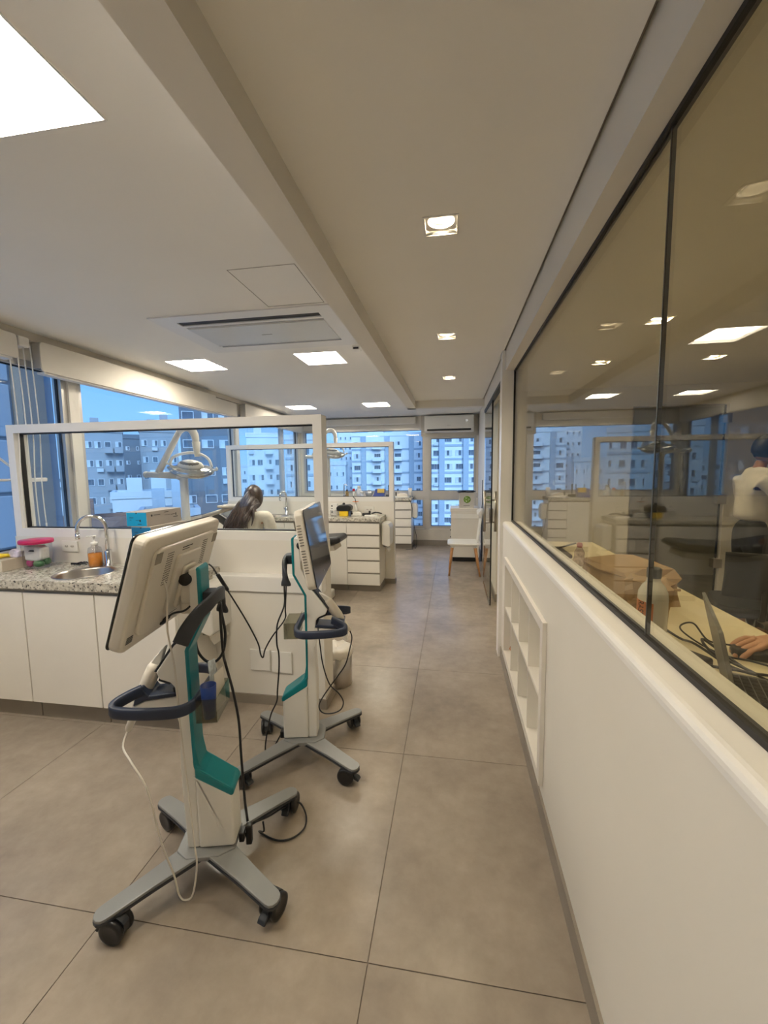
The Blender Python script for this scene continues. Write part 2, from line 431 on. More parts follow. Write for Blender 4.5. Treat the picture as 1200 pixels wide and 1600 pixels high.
# office shell
struct('wall_office', MB().box(4.2, 4.3, YB, 6.3, 0, ZC), WALL)
struct('wall_office', MB().slab((0.565, 4.2), (0, ZC), 5.0, 5.08, [(1.93, 2.87, 0, 2.13)], axis='y'), WALL)
struct('wall_office', MB().box(0.565, 4.3, 6.2, 6.3, 0, ZC), WALL)
struct('baseboard_office', MB().slab((0.565, 4.2), (0, 0.09), 4.99, 5.0, [(1.93, 2.87, 0, 0.2)], axis='y'), BASEB)
# the glazing: two panes, channel and joint
gw = struct('window_9', MB().frame(YB, 3.27, 1.076, 2.195, 0.012, XG - .006, XG + .014, axis='x'), DARKGASKET)
obj('pane', MB().box(XG, XG + .008, 1.032, 3.256, 1.088, 2.183), OGLASS, gw)
obj('pane', MB().box(XG, XG + .008, YB + .014, 1.028, 1.088, 2.183), OGLASS, gw)
obj('joint', MB().box(XG - .001, XG + .009, 1.028, 1.032, 1.088, 2.183), mat('grey_silicone', (0.05, 0.05, 0.045), 0.4), gw)
# glass door on the office back wall
d2 = struct('door_2', MB().box(1.96, 2.838, 5.025, 5.035, 0.01, 2.10), GLASS)
obj('door_edge', MB().box(2.838, 2.850, 5.022, 5.038, 0.01, 2.12), DARKGASKET, d2)
for z in (0.42, 1.12, 1.98): obj('hinge', MB().box(2.80, 2.89, 4.985, 5.06, z - .05, z + .05, bev=.004), STEEL, d2)
# sliding glass door leaf hanging on the corridor side
d1 = struct('door_1', MB().box(0.392, 0.402, 4.45, 5.40, 0.035, 2.165), OGLASS)
obj('top_rail', MB().box(0.382, 0.42, 3.42, 5.40, 2.165, 2.195), DARKGASKET, d1)
obj('door_edge', MB().box(0.390, 0.404, 4.440, 4.450, 0.03, 2.165), DARKGASKET, d1)
obj('bottom_rail', MB().box(0.386, 0.408, 4.46, 5.40, 0.012, 0.035), CHROME, d1)
hb = MB()
for x in (0.340, 0.454):
    hb.tube([(x, 4.60, 0.80), (x, 4.60, 1.235)], 0.014, 12)
for z in (0.90, 1.14): hb.tube([(0.340, 4.60, z), (0.454, 4.60, z)], 0.009, 10)
obj('bar_handle', hb, STEEL, d1)
obj('lock_box', MB().box(0.375, 0.42, 4.46, 4.53, 0.92, 1.06, bev=.004), STEEL, d1)

# partitions -----------------------------------------------------------------
def partition(n, y, xe, z0=1.045, z1=1.815, low=None):
    th = 0.10
    wl = MB().box(XW, xe, y, y + th, 0, z0)
    if low: wl.box(low, xe, y - .075, y, 0, 0.735, bev=0.0)
    o = struct('wall_partition', wl, WALL)
    if low: obj('ledge', MB().box(low, xe, y - .088, y, 0.735, 0.832, bev=.004), WFRAME, o)
    fr = struct('window_%d' % n, MB().frame(XW + .01, xe - .005, z0, z1, 0.056, y, y + th, axis='y'), WFRAME)
    a, b, c, d = XW + .066, xe - .061, z0 + .056, z1 - .056
    obj('gasket', MB().frame(a, b, c, d, 0.007, y + .035, y + .065, axis='y'), DARKGASKET, fr)
    obj('pane', MB().box(a + .002, b - .002, y + .047, y + .053, c + .002, d - .002), GLASS, fr)
    bb = MB(); bb.box(low or XW, xe + .010, y - (.085 if low else .010), y + th + .010, 0, 0.062)
    obj('baseboard', bb, BASEB, o)
partition(10, 2.45, -0.775, low=-1.495)
partition(11, 5.28, -0.742, 1.075, 1.83)

# ================================================================== CEILING FITTINGS
def panel(a, b, c, d, label):
    t = thing('ceiling_panel_light', label, 'ceiling light', ((a + b) / 2, (c + d) / 2, ZC), group='square LED panels in the white ceiling')
    hw, hd = (b - a) / 2, (d - c) / 2
    obj('frame', MB().frame(-hw, hw, -hd, hd, 0.006, -.003, 0.05, axis='z'), WFRAME, t)
    obj('diffuser', MB().box(-hw + .006, hw - .006, -hd + .006, hd - .006, 0.022, 0.032), PANELM, t)
pl = ['square LED panel out of view above the left counter', 'square LED panel above the sink, left of the ceiling cassette', 'square LED panel farthest along the window side',
      'large bright LED panel nearest the camera at top left', 'square LED panel beyond the ceiling cassette beside the smoke detector', 'square LED panel farthest away on the beam side']
k = 0
for a, b in PX:
    for c, d in PY:
        panel(a, b, c, d, pl[k]); k += 1
LAMPO = mat('office_lamp', (1, 1, 1), 0.5, var=0, emit=(1.0, 0.82, 0.52), es=DOWN * 2.2)
def downlight(x, y, label, grp, lm=None):
    t = thing('downlight', label, 'ceiling light', (x, y, ZD), group=grp)
    f = MB().frame(-.062, .062, -.062, .062, 0.006, -.004, 0.004, axis='z')
    obj('trim_frame', f, WFRAME, t)
    # square plate with round opening, stepped cone
    pb = MB(); bm = bmesh.new(); n = 32; inn = []; ou = []
    for q in range(n):
        th = 2 * math.pi * (q + .5) / n; c, s_ = math.cos(th), math.sin(th); k_ = .055 / max(abs(c), abs(s_))
        inn.append(bm.verts.new((.047 * c, .047 * s_, .014))); ou.append(bm.verts.new((k_ * c, k_ * s_, .012)))
    for q in range(n): bm.faces.new((ou[q], ou[(q + 1) % n], inn[(q + 1) % n], inn[q]))
    pb._join(bm, 0)
    pb.lathe([(.047, .014), (.044, .028), (.039, .028), (.036, .044), (.031, .044), (.029, .056)], 32, cap=False)
    obj('reflector', pb, WFRAME, t)
    obj('lamp', MB().lathe([(.031, .050), (.031, .056)], 24), lm or LAMPM, t)
dn = ['first square downlight along the corridor ceiling, nearest the camera', 'second square downlight along the corridor ceiling', 'third square downlight along the corridor ceiling, farthest away', 'square downlight in the corridor ceiling straight above the camera', 'square downlight in the corridor ceiling behind the camera']
for k, (x, y) in enumerate(DL):
    downlight(x, y, dn[k], 'downlights in the corridor ceiling')
on = ['square downlight seen through the office glass beside the pane joint', 'small square downlight deep in the office ceiling, left of its neighbour', 'square downlight in the office ceiling above the standing man', 'square downlight in the office ceiling above the seated person', 'square downlight in the office ceiling above the laptop']
for k, (x, y) in enumerate(OL):
    downlight(x, y, on[k], 'downlights in the office ceiling', LAMPO)

# cassette air conditioner
t = thing('ceiling_cassette', 'white ceiling cassette air conditioner with long dark slots', 'air conditioner', (-1.35, 2.98, ZC))
obj('housing', MB().box(-.545, .545, -.355, .355, 0.02, 0.11), GROOVE, t)
cf = MB(); cf.slab((-.64, .64), (-.41, .41), -.008, -.001, [(-.50, .50, -.305, -.235), (-.50, .50, -.205, -.185), (-.50, .50, .238, .272)])
obj('fascia', cf, WFRAME, t)
obj('grille_panel', MB().box(-.498, .498, -.178, .212, -.012, -.0085, bev=.001), mat('pearl_panel', (0.66, 0.66, 0.63), 0.3, var=.01), t)
for ya, yb_ in ((-.307, -.233), (-.207, -.183), (.236, .274)): obj('slot', MB().box(-.502, .502, ya, yb_, -0.001, 0.012), DARKGASKET, t)
obj('badge', MB().box(-.04, .04, 0.02, 0.028, -.0132, -.012), GROOVE, t)
obj('far_trim', MB().box(-.50, .50, .216, .234, -.0115, -.0082), ALU, t)
# access hatch
h = MB(); h.frame(-1.13, -0.77, 2.06, 2.545, 0.0035, ZC - .0012, ZC + .002, axis='z')
h2 = tag(obj('access_hatch', h, GROOVE), 'flush square access hatch outlined in the ceiling before the cassette', 'hatch')
# smoke detector
t = thing('smoke_detector', 'small white smoke detector on the ceiling beside the beam', 'smoke detector', (-0.785, 3.47, ZC))
obj('body', MB().box(-.035, .035, -.03, .03, -.035, -.0, bev=.008), WHITEP, t)
obj('slot', MB().box(-.022, .022, -.0315, -.030, -.027, -.012), DARKGASKET, t)

# ================================================================== SCANNER CARTS
def bevel_mod_angle(o, width=0.004, seg=2):
    """round the sharp edges of a mesh in place"""
    bm = bmesh.new(); bm.from_mesh(o.data)
    ed = [e for e in bm.edges if len(e.link_faces) == 2 and e.calc_face_angle(0) > R(35)]
    bmesh.ops.bevel(bm, geom=ed, offset=width, segments=seg, profile=0.5, affect='EDGES', clamp_overlap=True)
    bm.to_mesh(o.data); bm.free()
    return o
def rounded_rect(hx, hy, r, n=5, cx=0, cy=0):
    pts = []
    for sx_, sy_, a0 in ((1, 1, 0), (-1, 1, 90), (-1, -1, 180), (1, -1, 270)):
        for k in range(n + 1):
            a = R(a0 + 90 * k / n); pts.append((cx + sx_ * (hx - r) + r * math.cos(a), cy + sy_ * (hy - r) + r * math.sin(a)))
    return pts
def bez(path, sub): return path

def make_cart(name, label, loc, rz, tilt, yaw, casters):
    t = thing(name, label, 'scanner cart', loc, R(rz), group='white and teal dental scanner carts on grey wheeled bases')
    # --- base: four tapering flat legs and hub
    hub = MB(); hub.prism([(-.10, -.055), (-.05, -.085), (.06, -.085), (.105, -.05), (.105, .05), (.06, .085), (-.05, .085), (-.10, .055)], .104, .122, 'z', bev=.003)
    obj('hub', hub, GREYMET, t)
    for sx_ in (1, -1):
        for sy_ in (1, -1):
            ax = Vector((sx_ * .03, sy_ * .035, .122)); bx = Vector((sx_ * .262, sy_ * .226, .098))
            d = (bx - ax); ln = d.length; d.normalize()
            side = Vector((-d.y, d.x, 0)).normalized(); nz = d.cross(side).normalized()
            if nz.z < 0: nz = -nz; side = -side
            M = Matrix((d, side, nz)).transposed().to_4x4(); M.translation = ax
            pl_ = [(0, -.046), (ln * .55, -.034), (ln, -.029)] + [(ln + .027 * math.cos(R(a)), .029 * math.sin(R(a))) for a in (-60, -30, 0, 30, 60)] + [(ln, .029), (ln * .55, .034), (0, .046)]
            lb = MB(); lb.prism(pl_, -.011, 0, 'z', bev=.002, M=M)
            lg = obj('leg', lb, GREYMET, t)
            ub = MB(); ub.prism([(x * 1.004 + .001, y * 1.06) for x, y in pl_], -.020, -.0112, 'z', M=M)
            obj('underside', ub, DARK, lg)
    # --- casters
    for (sx_, sy_), ang in zip(((1, 1), (-1, 1), (1, -1), (-1, -1)), casters):
        K = T(sx_ * .25, sy_ * .215, 0) @ RZ(ang)
        cb = MB(); cb.lathe([(.013, .055), (.013, .085)], 12, M=K)
        hood = [(-.035, .030)] + [(.043 * math.cos(R(a)), .038 + .043 * math.sin(R(a))) for a in range(150, -1, -15)] + [(.030, .034), (.020, .050), (-.02, .055)]
        cb.prism(hood, -.012, .012, 'y', M=K @ T(-.022, 0, 0))
        cb.prism([(.02, .055), (.058, .040), (.066, .030), (.060, .024), (.02, .04)], -.015, .015, 'y', bev=.003, M=K @ T(-.022, 0, 0))
        c = obj('caster', cb, DARK, t)
        for s_ in (1, -1):
            wb = MB(); wb.lathe([(.010, 0), (.032, .001), (.0395, .004), (.041, .010), (.0395, .016), (.032, .019), (.024, .0175), (.0, .017)], 24,
                               M=K @ T(-.022, s_ * .0125, .041) @ RX(-90 * s_))
            obj('wheel', wb, BLACK, c)
    # --- column
    hb = MB(); hb.prism([(-.100, .122), (-.098, .328), (.024, .402), (.027, .402), (.027, .122)], -.050, .050, 'y', bev=.010, seg=3)
    obj('lower_housing', hb, WHITEP, t)
    pb = MB(); pb.prism([(.027, .122), (.027, .432), (.031, .60), (.033, .865), (-.021, .972), (-.022, 1.148), (-.012, 1.156), (.010, 1.150), (.014, .998), (.063, .890), (.072, .885), (.138, .792), (.128, .766), (.092, .752), (.079, .735), (.068, .60), (.076, .43), (.069, .122)],
                        -.043, .043, 'y', bev=.005, seg=2)
    obj('post', pb, WHITEP, t)
    fb = MB(); fb.tube([(.066, 0, .893), (.078, 0, .886), (.142, 0, .793), (.131, 0, .762), (.095, 0, .747), (.083, 0, .733), (.082, 0, .712), (.092, 0, .704)], 0, seg=8, rx=.041, ry=.004, upv=(0.5, 0, 1), smooth=False)
    obj('column_lining', fb, DARK, t)
    ts = MB(); path = [(-.06, .360), (-.05, .370), (.016, .436), (.0265, .50), (.0275, .60), (.029, .864), (-.0255, .970), (-.0265, 1.150)]
    th = [(-.004, .006), (-.006, .008), (-.006, .005), (-.006, 0), (-.006, 0), (-.0055, -.002), (-.006, 0), (-.006, 0)]
    poly = path + [(-.018, 1.158)] + [(.0, 1.152)] + [(p[0] + .012, p[1] - .010) for p in path[::-1]]
    pl2 = [(x - .004, z) for x, z in path] + [(-.022, 1.160), (-.014, 1.152), (-.016, .974), (.039, .868), (.037, .60), (.034, .44), (.026, .410), (-.05, .350)]
    ts.prism(pl2, -.044, .044, 'y', bev=.005, seg=2)
    obj('teal_spine', ts, TEAL, t)
    tp = MB(); tp.prism([(-.104, .322), (-.105, .338), (-.096, .352), (.014, .432), (.027, .446), (.027, .396), (-.094, .320)], -.051, .051, 'y', bev=.006, seg=2)
    obj('teal_cover', tp, TEAL, t)
    obj('power_inlet', MB().box(-.125, -.105, -.02, .02, .105, .14, bev=.004), BLACK, t)
    # --- handle ring, open at the front
    hp = []
    half = [(.165, .082, .752), (.190, .098, .746), (.222, .122, .735), (.232, .140, .726), (.216, .154, .718), (.14, .160, .712), (.05, .156, .708), (.008, .136, .706), (-.010, .098, .706), (-.012, .05, .706)]
    hp = half + [(-.012, 0, .706)] + [(x, -y, z) for x, y, z in half[::-1]]
    hb = MB(); hb.tube(hp, 0, seg=12, rx=.011, ry=.019, sub=4)
    obj('handle_ring', hb, NAVY, t)
    # --- cradle arm and wand rest
    ab = MB(); ab.prism([(.060, .600), (.060, .692), (.075, .700), (.180, .690), (.226, .668), (.236, .628), (.226, .622), (.210, .650), (.180, .664), (.105, .664), (.084, .650), (.072, .600)], -.042, .042, 'y', bev=.004)
    obj('cradle_arm', ab, WHITEP, t)
    cp = MB(); cp.prism([(.074, .701), (.078, .716), (.165, .708), (.188, .742), (.222, .728), (.214, .700), (.222, .672), (.180, .692)], -.045, .045, 'y', bev=.004)
    obj('cradle_pad', cp, NAVY, t)
    # --- cable hook
    kb = MB(); kb.tube([(.005, .150, .935), (-.018, .142, .980), (-.046, .112, 1.022), (-.062, .06, 1.036), (-.064, 0, 1.042), (-.062, -.06, 1.036), (-.056, -.105, 1.022), (-.046, -.128, .985), (-.042, -.132, .942)], 0, seg=12, rx=.008, ry=.025, sub=4)
    kb.box(-.062, -.024, -.032, .032, 1.022, 1.066, bev=.005)
    obj('cable_hook', kb, DARK, t)
    # --- storage bin on the rear
    bn = MB()
    def wallb(x0, x1, y0, y1, z0, z1): bn.box(x0, x1, y0, y1, z0, z1)
    X0, X1, Y0, Y1, Z0, Z1, th_ = -.084, -.014, -.035, .115, .640, .722, .003
    bn.box(X0, X1, Y0, Y1, Z0, Z0 + th_, bev=.001); bn.box(X0, X0 + th_, Y0, Y1, Z0 + th_, Z1); bn.box(X1 - th_, X1, Y0, Y1, Z0 + th_, Z1 + .01)
    bn.box(X0 + th_, X1 - th_, Y0, Y0 + th_, Z0 + th_, Z1); bn.box(X0 + th_, X1 - th_, Y1 - th_, Y1, Z0 + th_, Z1)
    obj('storage_bin', bn, CLEARP, t)
    # --- monitor
    Mm = T(.101, 0, 1.133) @ RZ(yaw) @ RY(-tilt)
    mb = MB(); mb.prism(rounded_rect(.264, .180, .030), -.046, -.004, 'x', bev=.010, seg=3, M=Mm)
    mb.prism(rounded_rect(.215, .142, .035), -.058, -.044, 'x', bev=.006, seg=2, M=Mm)
    mo = obj('monitor', mb, PLASTIC, t)
    for o_ in (mo,):
        for p in o_.data.polygons: p.use_smooth = False
    sb = MB(); sb.prism(rounded_rect(.2625, .1785, .022), -.0045, .0005, 'x', bev=.001, seg=1, M=Mm)
    obj('screen', sb, BLACKGLASS, mo)
    vb = MB()
    for sy_ in (-1,):
        for k in range(18):
            if k == 9: continue
            vb.box(-.040, -.022, sy_ * .2645 - .0006, sy_ * .2645 + .0006, -.10 + k * .0125, -.096 + k * .0125, M=Mm)
    for yy in (-.125, .125):
        for k in range(14):
            for q in range(5): vb.box(-.0588, -.0578, yy + (q - 2) * .008 - .002, yy + (q - 2) * .008 + .002, .01 + k * .008, .0135 + k * .008, M=Mm)
    obj('vent_slots', vb, mat('vent_grey', (0.16, 0.145, 0.12), 0.6, var=0), mo)['kind'] = 'stuff'
    pb2 = MB(); pb2.prism(rounded_rect(.085, .105, .018, cx=0, cy=-.005), -.070, -.056, 'x', bev=.005, M=Mm)
    pb2.prism(rounded_rect(.042, .075, .012, cx=0, cy=-.02), -.080, -.068, 'x', bev=.004, M=Mm)
    obj('mount_plate', pb2, PLASTIC, mo)
    for ya, yb_ in ((-.225, -.190), (.178, .212)): obj('rubber_pad', MB().box(-.0592, -.0575, ya, yb_, .095, .130, M=Mm), mat('grey_rubber', (0.30, 0.27, 0.22), 0.7), mo)
    tb_ = MB()
    tb_.box(-.0590, -.0582, -.02, .05, .118, .121, M=Mm); tb_.box(-.0590, -.0582, -.0, .05, .110, .112, M=Mm)
    for q in range(4): tb_.box(-.0475, -.0460, .215, .245, -.150 + q * .006, -.1475 + q * .006, M=Mm)
    for q in range(3): tb_.box(-.0588, -.0580, -.02, .03, -.125 + q * .006, -.1235 + q * .006, M=Mm)
    obj('print_marks', tb_, LABELK, mo)['kind'] = 'stuff'
    kb = MB(); kb.box(.0004, .0012, -.008, .008, -.158, -.150, bev=0, M=Mm)
    obj('home_button', kb, mat('button_icon', (0.7, 0.7, 0.72), 0.4, var=0), mo)
    mt = MB(); mt.box(.000, .045, -.040, .040, 1.03, 1.135, bev=.012, seg=3); mt.box(.010, .050, -.030, .030, .99, 1.04, bev=.008)
    obj('monitor_bracket', mt, PLASTIC, t)
    db = MB(); db.lathe([(.0, -.056), (.020, -.056), (.020, .056), (.0, .056)], 24, M=T(.018, 0, 1.118) @ RX(90))
    obj('pivot_cap', db, BLACK, t)
    ld = MB(); ld.tube([(.005, .020, 1.03), (.02, .06, 1.015), (.055, .075, 1.01), (.085, .07, .985), (.105, .055, .968)], .0035, 8, sub=5); ld.tube([(.070, .074, 1.0), (.098, .060, .974)], .007, 10)
    obj('monitor_lead', ld, BLACK, t)
    return t
cart1 = make_cart('scanner_cart', 'nearer scanner cart, its white monitor seen from behind and teal spine towards the camera', (-.886, 1.306, 0), 194, 17.2, -5, (-12, 60, -35, 75))
cart2 = make_cart('scanner_cart', 'farther scanner cart, its dark screen facing the corridor and white housing in profile', (-.755, 1.955, 0), 11, 8.6, -1, (-60, 100, -20, -30))

def wand(name, label, cart, top, bot, cablepts, cmat, twist):
    """hand-held scanner resting in the cradle, local cart coordinates"""
    t = thing(name, label, 'scanner wand', cart.location, cart.rotation_euler.z, group='handheld scanners in the cart cradles')
    a, b = Vector(top), Vector(bot); d = (b - a); L = d.length
    M = align(b, a)
    bd = MB(); bd.tube([(0, 0, L * .27), (0, 0, L * .40), (0, 0, L * .60), (0, 0, L * .74), (0, 0, L * .785)], [.018, .024, .0255, .0245, .019], 18, M=M)
    obj('body', bd, PLASTIC, t)
    tl = MB(); tl.tube([(0, 0, 0), (0, 0, L * .03), (0, 0, L * .30), (0, 0, L * .36)], [.007, .012, .0155, .017], 16, M=M)
    obj('tail', tl, PLASTIC, t)
    tp = MB(); tp.prism([(-.018, L * .775), (.018, L * .775), (.013, L * .84), (-.006, L), (-.011, L * .99)], -.010, .010, 'y', bev=.004, M=M @ RZ(twist))
    obj('tip', tp, WHITEP, t)
    nb = MB(); nb.box(-.008, .008, -.0222, -.020, L * .55, L * .575, M=M @ RZ(twist + 90)); obj('button', nb, mat('mid_grey_plastic', (.12, .12, .12), .4), t)
    cb = MB(); cb.tube(cablepts, .0032, 8, sub=6); obj('cable', cb, cmat, t)
    return t
wand('intraoral_scanner', 'white handheld scanner with pale tip in the nearer cart cradle', cart1, (.122, .0, .875), (.268, .0, .560),
     [(.266, .0, .566), (.272, .03, .52), (.215, .09, .50), (.150, .13, .426), (.118, .13, .236), (.084, .13, .112), (.070, .13, .030), (.050, .13, .010), (.025, .13, .030), (.006, .13, .136), (.010, .128, .22), (.045, .075, .435), (.058, .066, .618), (.062, .070, .817), (.055, .12, .966), (.045, .13, 1.09), (.052, .135, 1.138), (.072, .135, 1.152)], mat('white_cable', (0.72, 0.68, 0.60), 0.45), 90)
wand('intraoral_scanner', 'white handheld scanner in the farther cart cradle, on a thin black cable', cart2, (.098, 0, .875), (.245, 0, .665),
     [(.243, 0, .668), (.256, -.03, .640), (.246, -.09, .60), (.225, -.1, .532), (.176, -.1, .461), (.112, -.1, .37), (.091, -.1, .321), (.109, -.1, .287), (.156, -.1, .283), (.198, -.1, .302), (.211, -.1, .342), (.19, -.1, .385), (.145, -.1, .436), (.116, -.1, .534), (.103, -.09, .632), (.09, -.05, .70)], BLACK, 90)

def cable(name, label, pts, rad=.0045, cart=None, sub=6, m_=None, extra=None):
    b = MB(); b.tube(pts, rad, 8, sub=sub)
    if extra:
        for e_ in extra: e_(b)
    o = obj(name, b, m_ or BLACK)
    if cart: o.location = cart.location; o.rotation_euler = cart.rotation_euler
    return tag(o, label, 'cable')
cable('power_cable', 'thick black cable looped on the nearer cart hook and hanging to its base',
      [(-.06, .03, 1.058), (-.055, -.05, 1.045), (-.063, -.05, .971), (-.074, -.05, .886), (-.062, -.05, .814), (-.03, -.05, .778), (.01, -.062, .783), (.036, -.062, .834), (.030, -.064, .92), (-.02, -.062, .985),
       (-.062, -.045, 1.005), (-.076, .0, .985), (-.070, -.02, .90), (-.060, -.06, .80), (-.055, -.10, .74), (-.075, -.11, .62), (-.09, -.11, .50), (-.098, -.09, .38), (-.112, -.06, .211), (-.127, -.03, .145)], .0052, cart1,
      extra=[lambda b: b.box(-.150, -.128, -.012, .012, .085, .160, bev=.004), lambda b: b.box(-.140, -.122, -.008, .008, .118, .134)])
gl_ = [(-.735, 1.42, .10), (-.738, 1.43, .05), (-.776, 1.464, .010), (-.696, 1.439, .008), (-.634, 1.455, .008), (-.6, 1.509, .008), (-.615, 1.572, .010), (-.66, 1.61, .03), (-.70, 1.56, .05), (-.74, 1.47, .075), (-.765, 1.40, .11)]
cable('floor_cable', 'thin black cable curling on the floor behind the nearer cart', gl_, .0038)
cable('link_cable', 'thin black cable sagging between the two carts in front of the low wall',
      [(-1.005, 1.45, 1.13), (-1.01, 1.50, 1.13), (-1.031, 1.58, 1.10), (-1.035, 1.64, 1.07), (-1.04, 1.70, 1.005), (-1.026, 1.75, .923), (-.971, 1.80, .769), (-.942, 1.85, .638), (-.941, 1.87, .573), (-.933, 1.88, .552), (-.921, 1.88, .593), (-.881, 1.88, .662), (-.82, 1.90, .746), (-.815, 1.90, .80), (-.811, 1.91, .90), (-.812, 1.925, 1.00), (-.812, 1.935, 1.062)], .0036,
      extra=[lambda b: b.tube([(-1.036, 1.685, 1.022), (-1.028, 1.745, .935)], .0085, 10)])
cable('power_cable', 'black cable running down the farther cart from its hook to the floor',
      [(-.058, -.03, 1.062), (-.070, -.03, 1.02), (-.070, -.045, .902), (-.072, -.052, .821), (-.10, -.09, .74), (-.105, -.095, .648), (-.100, -.085, .591), (-.105, -.07, .508), (-.118, -.065, .391), (-.125, -.06, .33), (-.159, -.05, .256), (-.185, -.04, .152), (-.198, -.04, .06), (-.190, -.02, .008), (-.16, .0, .05), (-.125, .0, .115)], .004, cart2)

# ================================================================== STATION CABINETS AND WORKTOPS
def round_hole_top(x0, x1, y0, y1, z0, z1, cx, cy, r):
    """worktop slab with a round cut-out"""
    mb = MB(); bm = bmesh.new()
    angs = [2 * math.pi * k / 40 for k in range(40)] + [math.atan2(y - cy, x - cx) % (2 * math.pi) for x in (x0, x1) for y in (y0, y1)]
    angs = sorted(angs); n = len(angs); L = {}
    for z in (z0, z1):
        I, O = [], []
        for a in angs:
            c, s_ = math.cos(a), math.sin(a)
            tx = ((x1 if c > 0 else x0) - cx) / c if abs(c) > 1e-9 else 1e9; ty = ((y1 if s_ > 0 else y0) - cy) / s_ if abs(s_) > 1e-9 else 1e9
            k = min(tx, ty); I.append(bm.verts.new((cx + r * c, cy + r * s_, z))); O.append(bm.verts.new((cx + k * c, cy + k * s_, z)))
        L[z] = (I, O)
        for q in range(n): bm.faces.new((I[q], O[q], O[(q + 1) % n], I[(q + 1) % n]))
    for q in range(n):
        p = (q + 1) % n
        bm.faces.new((L[z0][0][q], L[z0][0][p], L[z1][0][p], L[z1][0][q])); bm.faces.new((L[z0][1][q], L[z0][1][p], L[z1][1][p], L[z1][1][q]))
    bmesh.ops.recalc_face_normals(bm, faces=bm.faces)
    return mb._join(bm, 0)

def cabinet(name, label, x0, x1, yf, yb, zt, doors=0, drawers=0, group=None, kick=.12, end=True):
    t = thing(name, label, 'cabinet', ((x0 + x1) / 2, yf, 0), group=group)
    hw = (x1 - x0) / 2; d = yb - yf
    obj('body', MB().box(-hw, hw, .019, d, kick, zt - .004), LACQ, t)
    obj('toe_kick', MB().box(-hw + .002, hw - .002, .05, d - .01, 0, kick), BASEB, t)
    obj('finger_groove', MB().box(-hw, hw, .012, .019, zt - .022, zt - .004), GROOVE, t)
    if doors:
        wd = 2 * hw / doors
        for k in range(doors): obj('door', MB().box(-hw + k * wd + .002, -hw + (k + 1) * wd - .002, 0, .0185, kick + .002, zt - .024, bev=.0012, seg=1), LACQ, t)
    if drawers:
        hgt = (zt - .004 - kick) / drawers
        bk = MB().box(-hw + .001, hw - .001, .014, .0189, kick + .005, zt - .03); obj('drawer_gap', bk, GROOVE, t)
        for k in range(drawers): obj('drawer', MB().box(-hw + .001, hw - .001, 0, .0138, kick + k * hgt + .001, kick + (k + 1) * hgt - .020, bev=.0012, seg=1), LACQ, t)
    return t
G1 = 'white cabinets under the nearest granite counter'
cabinet('base_cabinet', 'white base cabinet door at the far left of the nearest counter', -3.035, -2.477, 2.0, 2.445, .818, 1, group=G1)
cabinet('base_cabinet', 'white base cabinet under the round sink', -2.473, -2.000, 2.0, 2.445, .818, 1, group=G1)
cabinet('base_cabinet', 'white base cabinet behind the nearer scanner cart', -1.996, -1.497, 2.0, 2.445, .818, 1, group=G1)
SX, SY, SR = -2.235, 2.195, .160
tag(obj('worktop', round_hole_top(-3.035, -1.487, 1.982, 2.447, .819, .868, SX, SY, SR), MATS['granite']), 'speckled granite worktop with a round sink, nearest the camera', 'worktop')
def basin(x, y, z, r, label):
    t = thing('sink', label, 'sink', (x, y, z))
    obj('bowl', MB().lathe([(r + .012, .0005), (r + .010, .003), (r - .002, .0025), (r - .008, -.01), (r - .02, -.09), (r * .72, -.125), (.03, -.132), (.0, -.132)], 40, cap=False), STEEL, t)
    obj('drain', MB().lathe([(.028, -.131), (.026, -.128), (.0, -.129)], 20), CHROME, t)
    return t
basin(SX, SY, .868, SR - .003, 'round stainless steel sink set into the nearest granite worktop')
def faucet(x, y, z, h, reach, ang, label):
    t = thing('faucet', label, 'faucet', (x, y, z), R(ang))
    rr = reach / 2
    pts = [(0, 0, .02), (0, 0, h - rr)] + [(rr - rr * math.cos(R(a)), 0, h - rr + rr * math.sin(R(a))) for a in range(15, 181, 15)] + [(reach, 0, h - rr - .05)]
    b = MB(); b.tube(pts, .0115, 14); b.tube([(reach, 0, h - rr - .065), (reach, 0, h - rr - .03)], .0135, 14)
    obj('spout', b, CHROME, t)
    b = MB(); b.lathe([(.028, 0), (.028, .006), (.021, .010), (.021, .095), (.018, .102), (.0, .102)], 24); obj('body', b, CHROME, t)
    b = MB(); b.tube([(0, -.018, .075), (0, -.052, .080)], .0075, 10); b.tube([(0, -.048, .065), (0, -.05, .10)], .006, 10); obj('lever', b, CHROME, t)
    return t
faucet(-2.245, 2.385, .868, .335, .165, 205, 'tall chrome gooseneck faucet behind the round sink')

# things on the nearest counter
t = thing('soap_dispenser', 'clear pump bottle of orange liquid soap beside the round sink', 'soap dispenser', (-2.325, 2.365, .868))
obj('bottle', MB().lathe([(.0, .001), (.038, .001), (.042, .01), (.042, .10), (.036, .125), (.018, .135), (.018, .145)], 24, cap=False), CLEARW, t)
obj('soap', MB().lathe([(.0, .003), (.0385, .003), (.0385, .088), (.0, .088)], 24), mat('orange_soap', (0.85, 0.30, 0.02), .2, var=.05), t)
b = MB(); b.lathe([(.020, .143), (.020, .160), (.010, .163), (.006, .165), (.006, .195), (.014, .197), (.014, .205), (.0, .207)], 20); b.tube([(0, 0, .202), (-.045, -.01, .198)], .005, 8); b.tube([(0, 0, .02), (0, 0, .145)], .003, 8)
obj('pump', b, WHITEP, t)
t = thing('storage_jar', 'clear plastic jar with a pink lid holding white and green sachets', 'jar', (-2.685, 2.29, .868))
obj('tub', MB().lathe([(.0, .001), (.068, .001), (.074, .01), (.082, .16), (.082, .168)], 28, cap=False), CLEARW, t)
obj('lid', MB().lathe([(.090, .162), (.093, .166), (.093, .182), (.088, .187), (.0, .187)], 28), mat('pink_lid', (0.50, 0.015, 0.10), .35, var=.05), t)
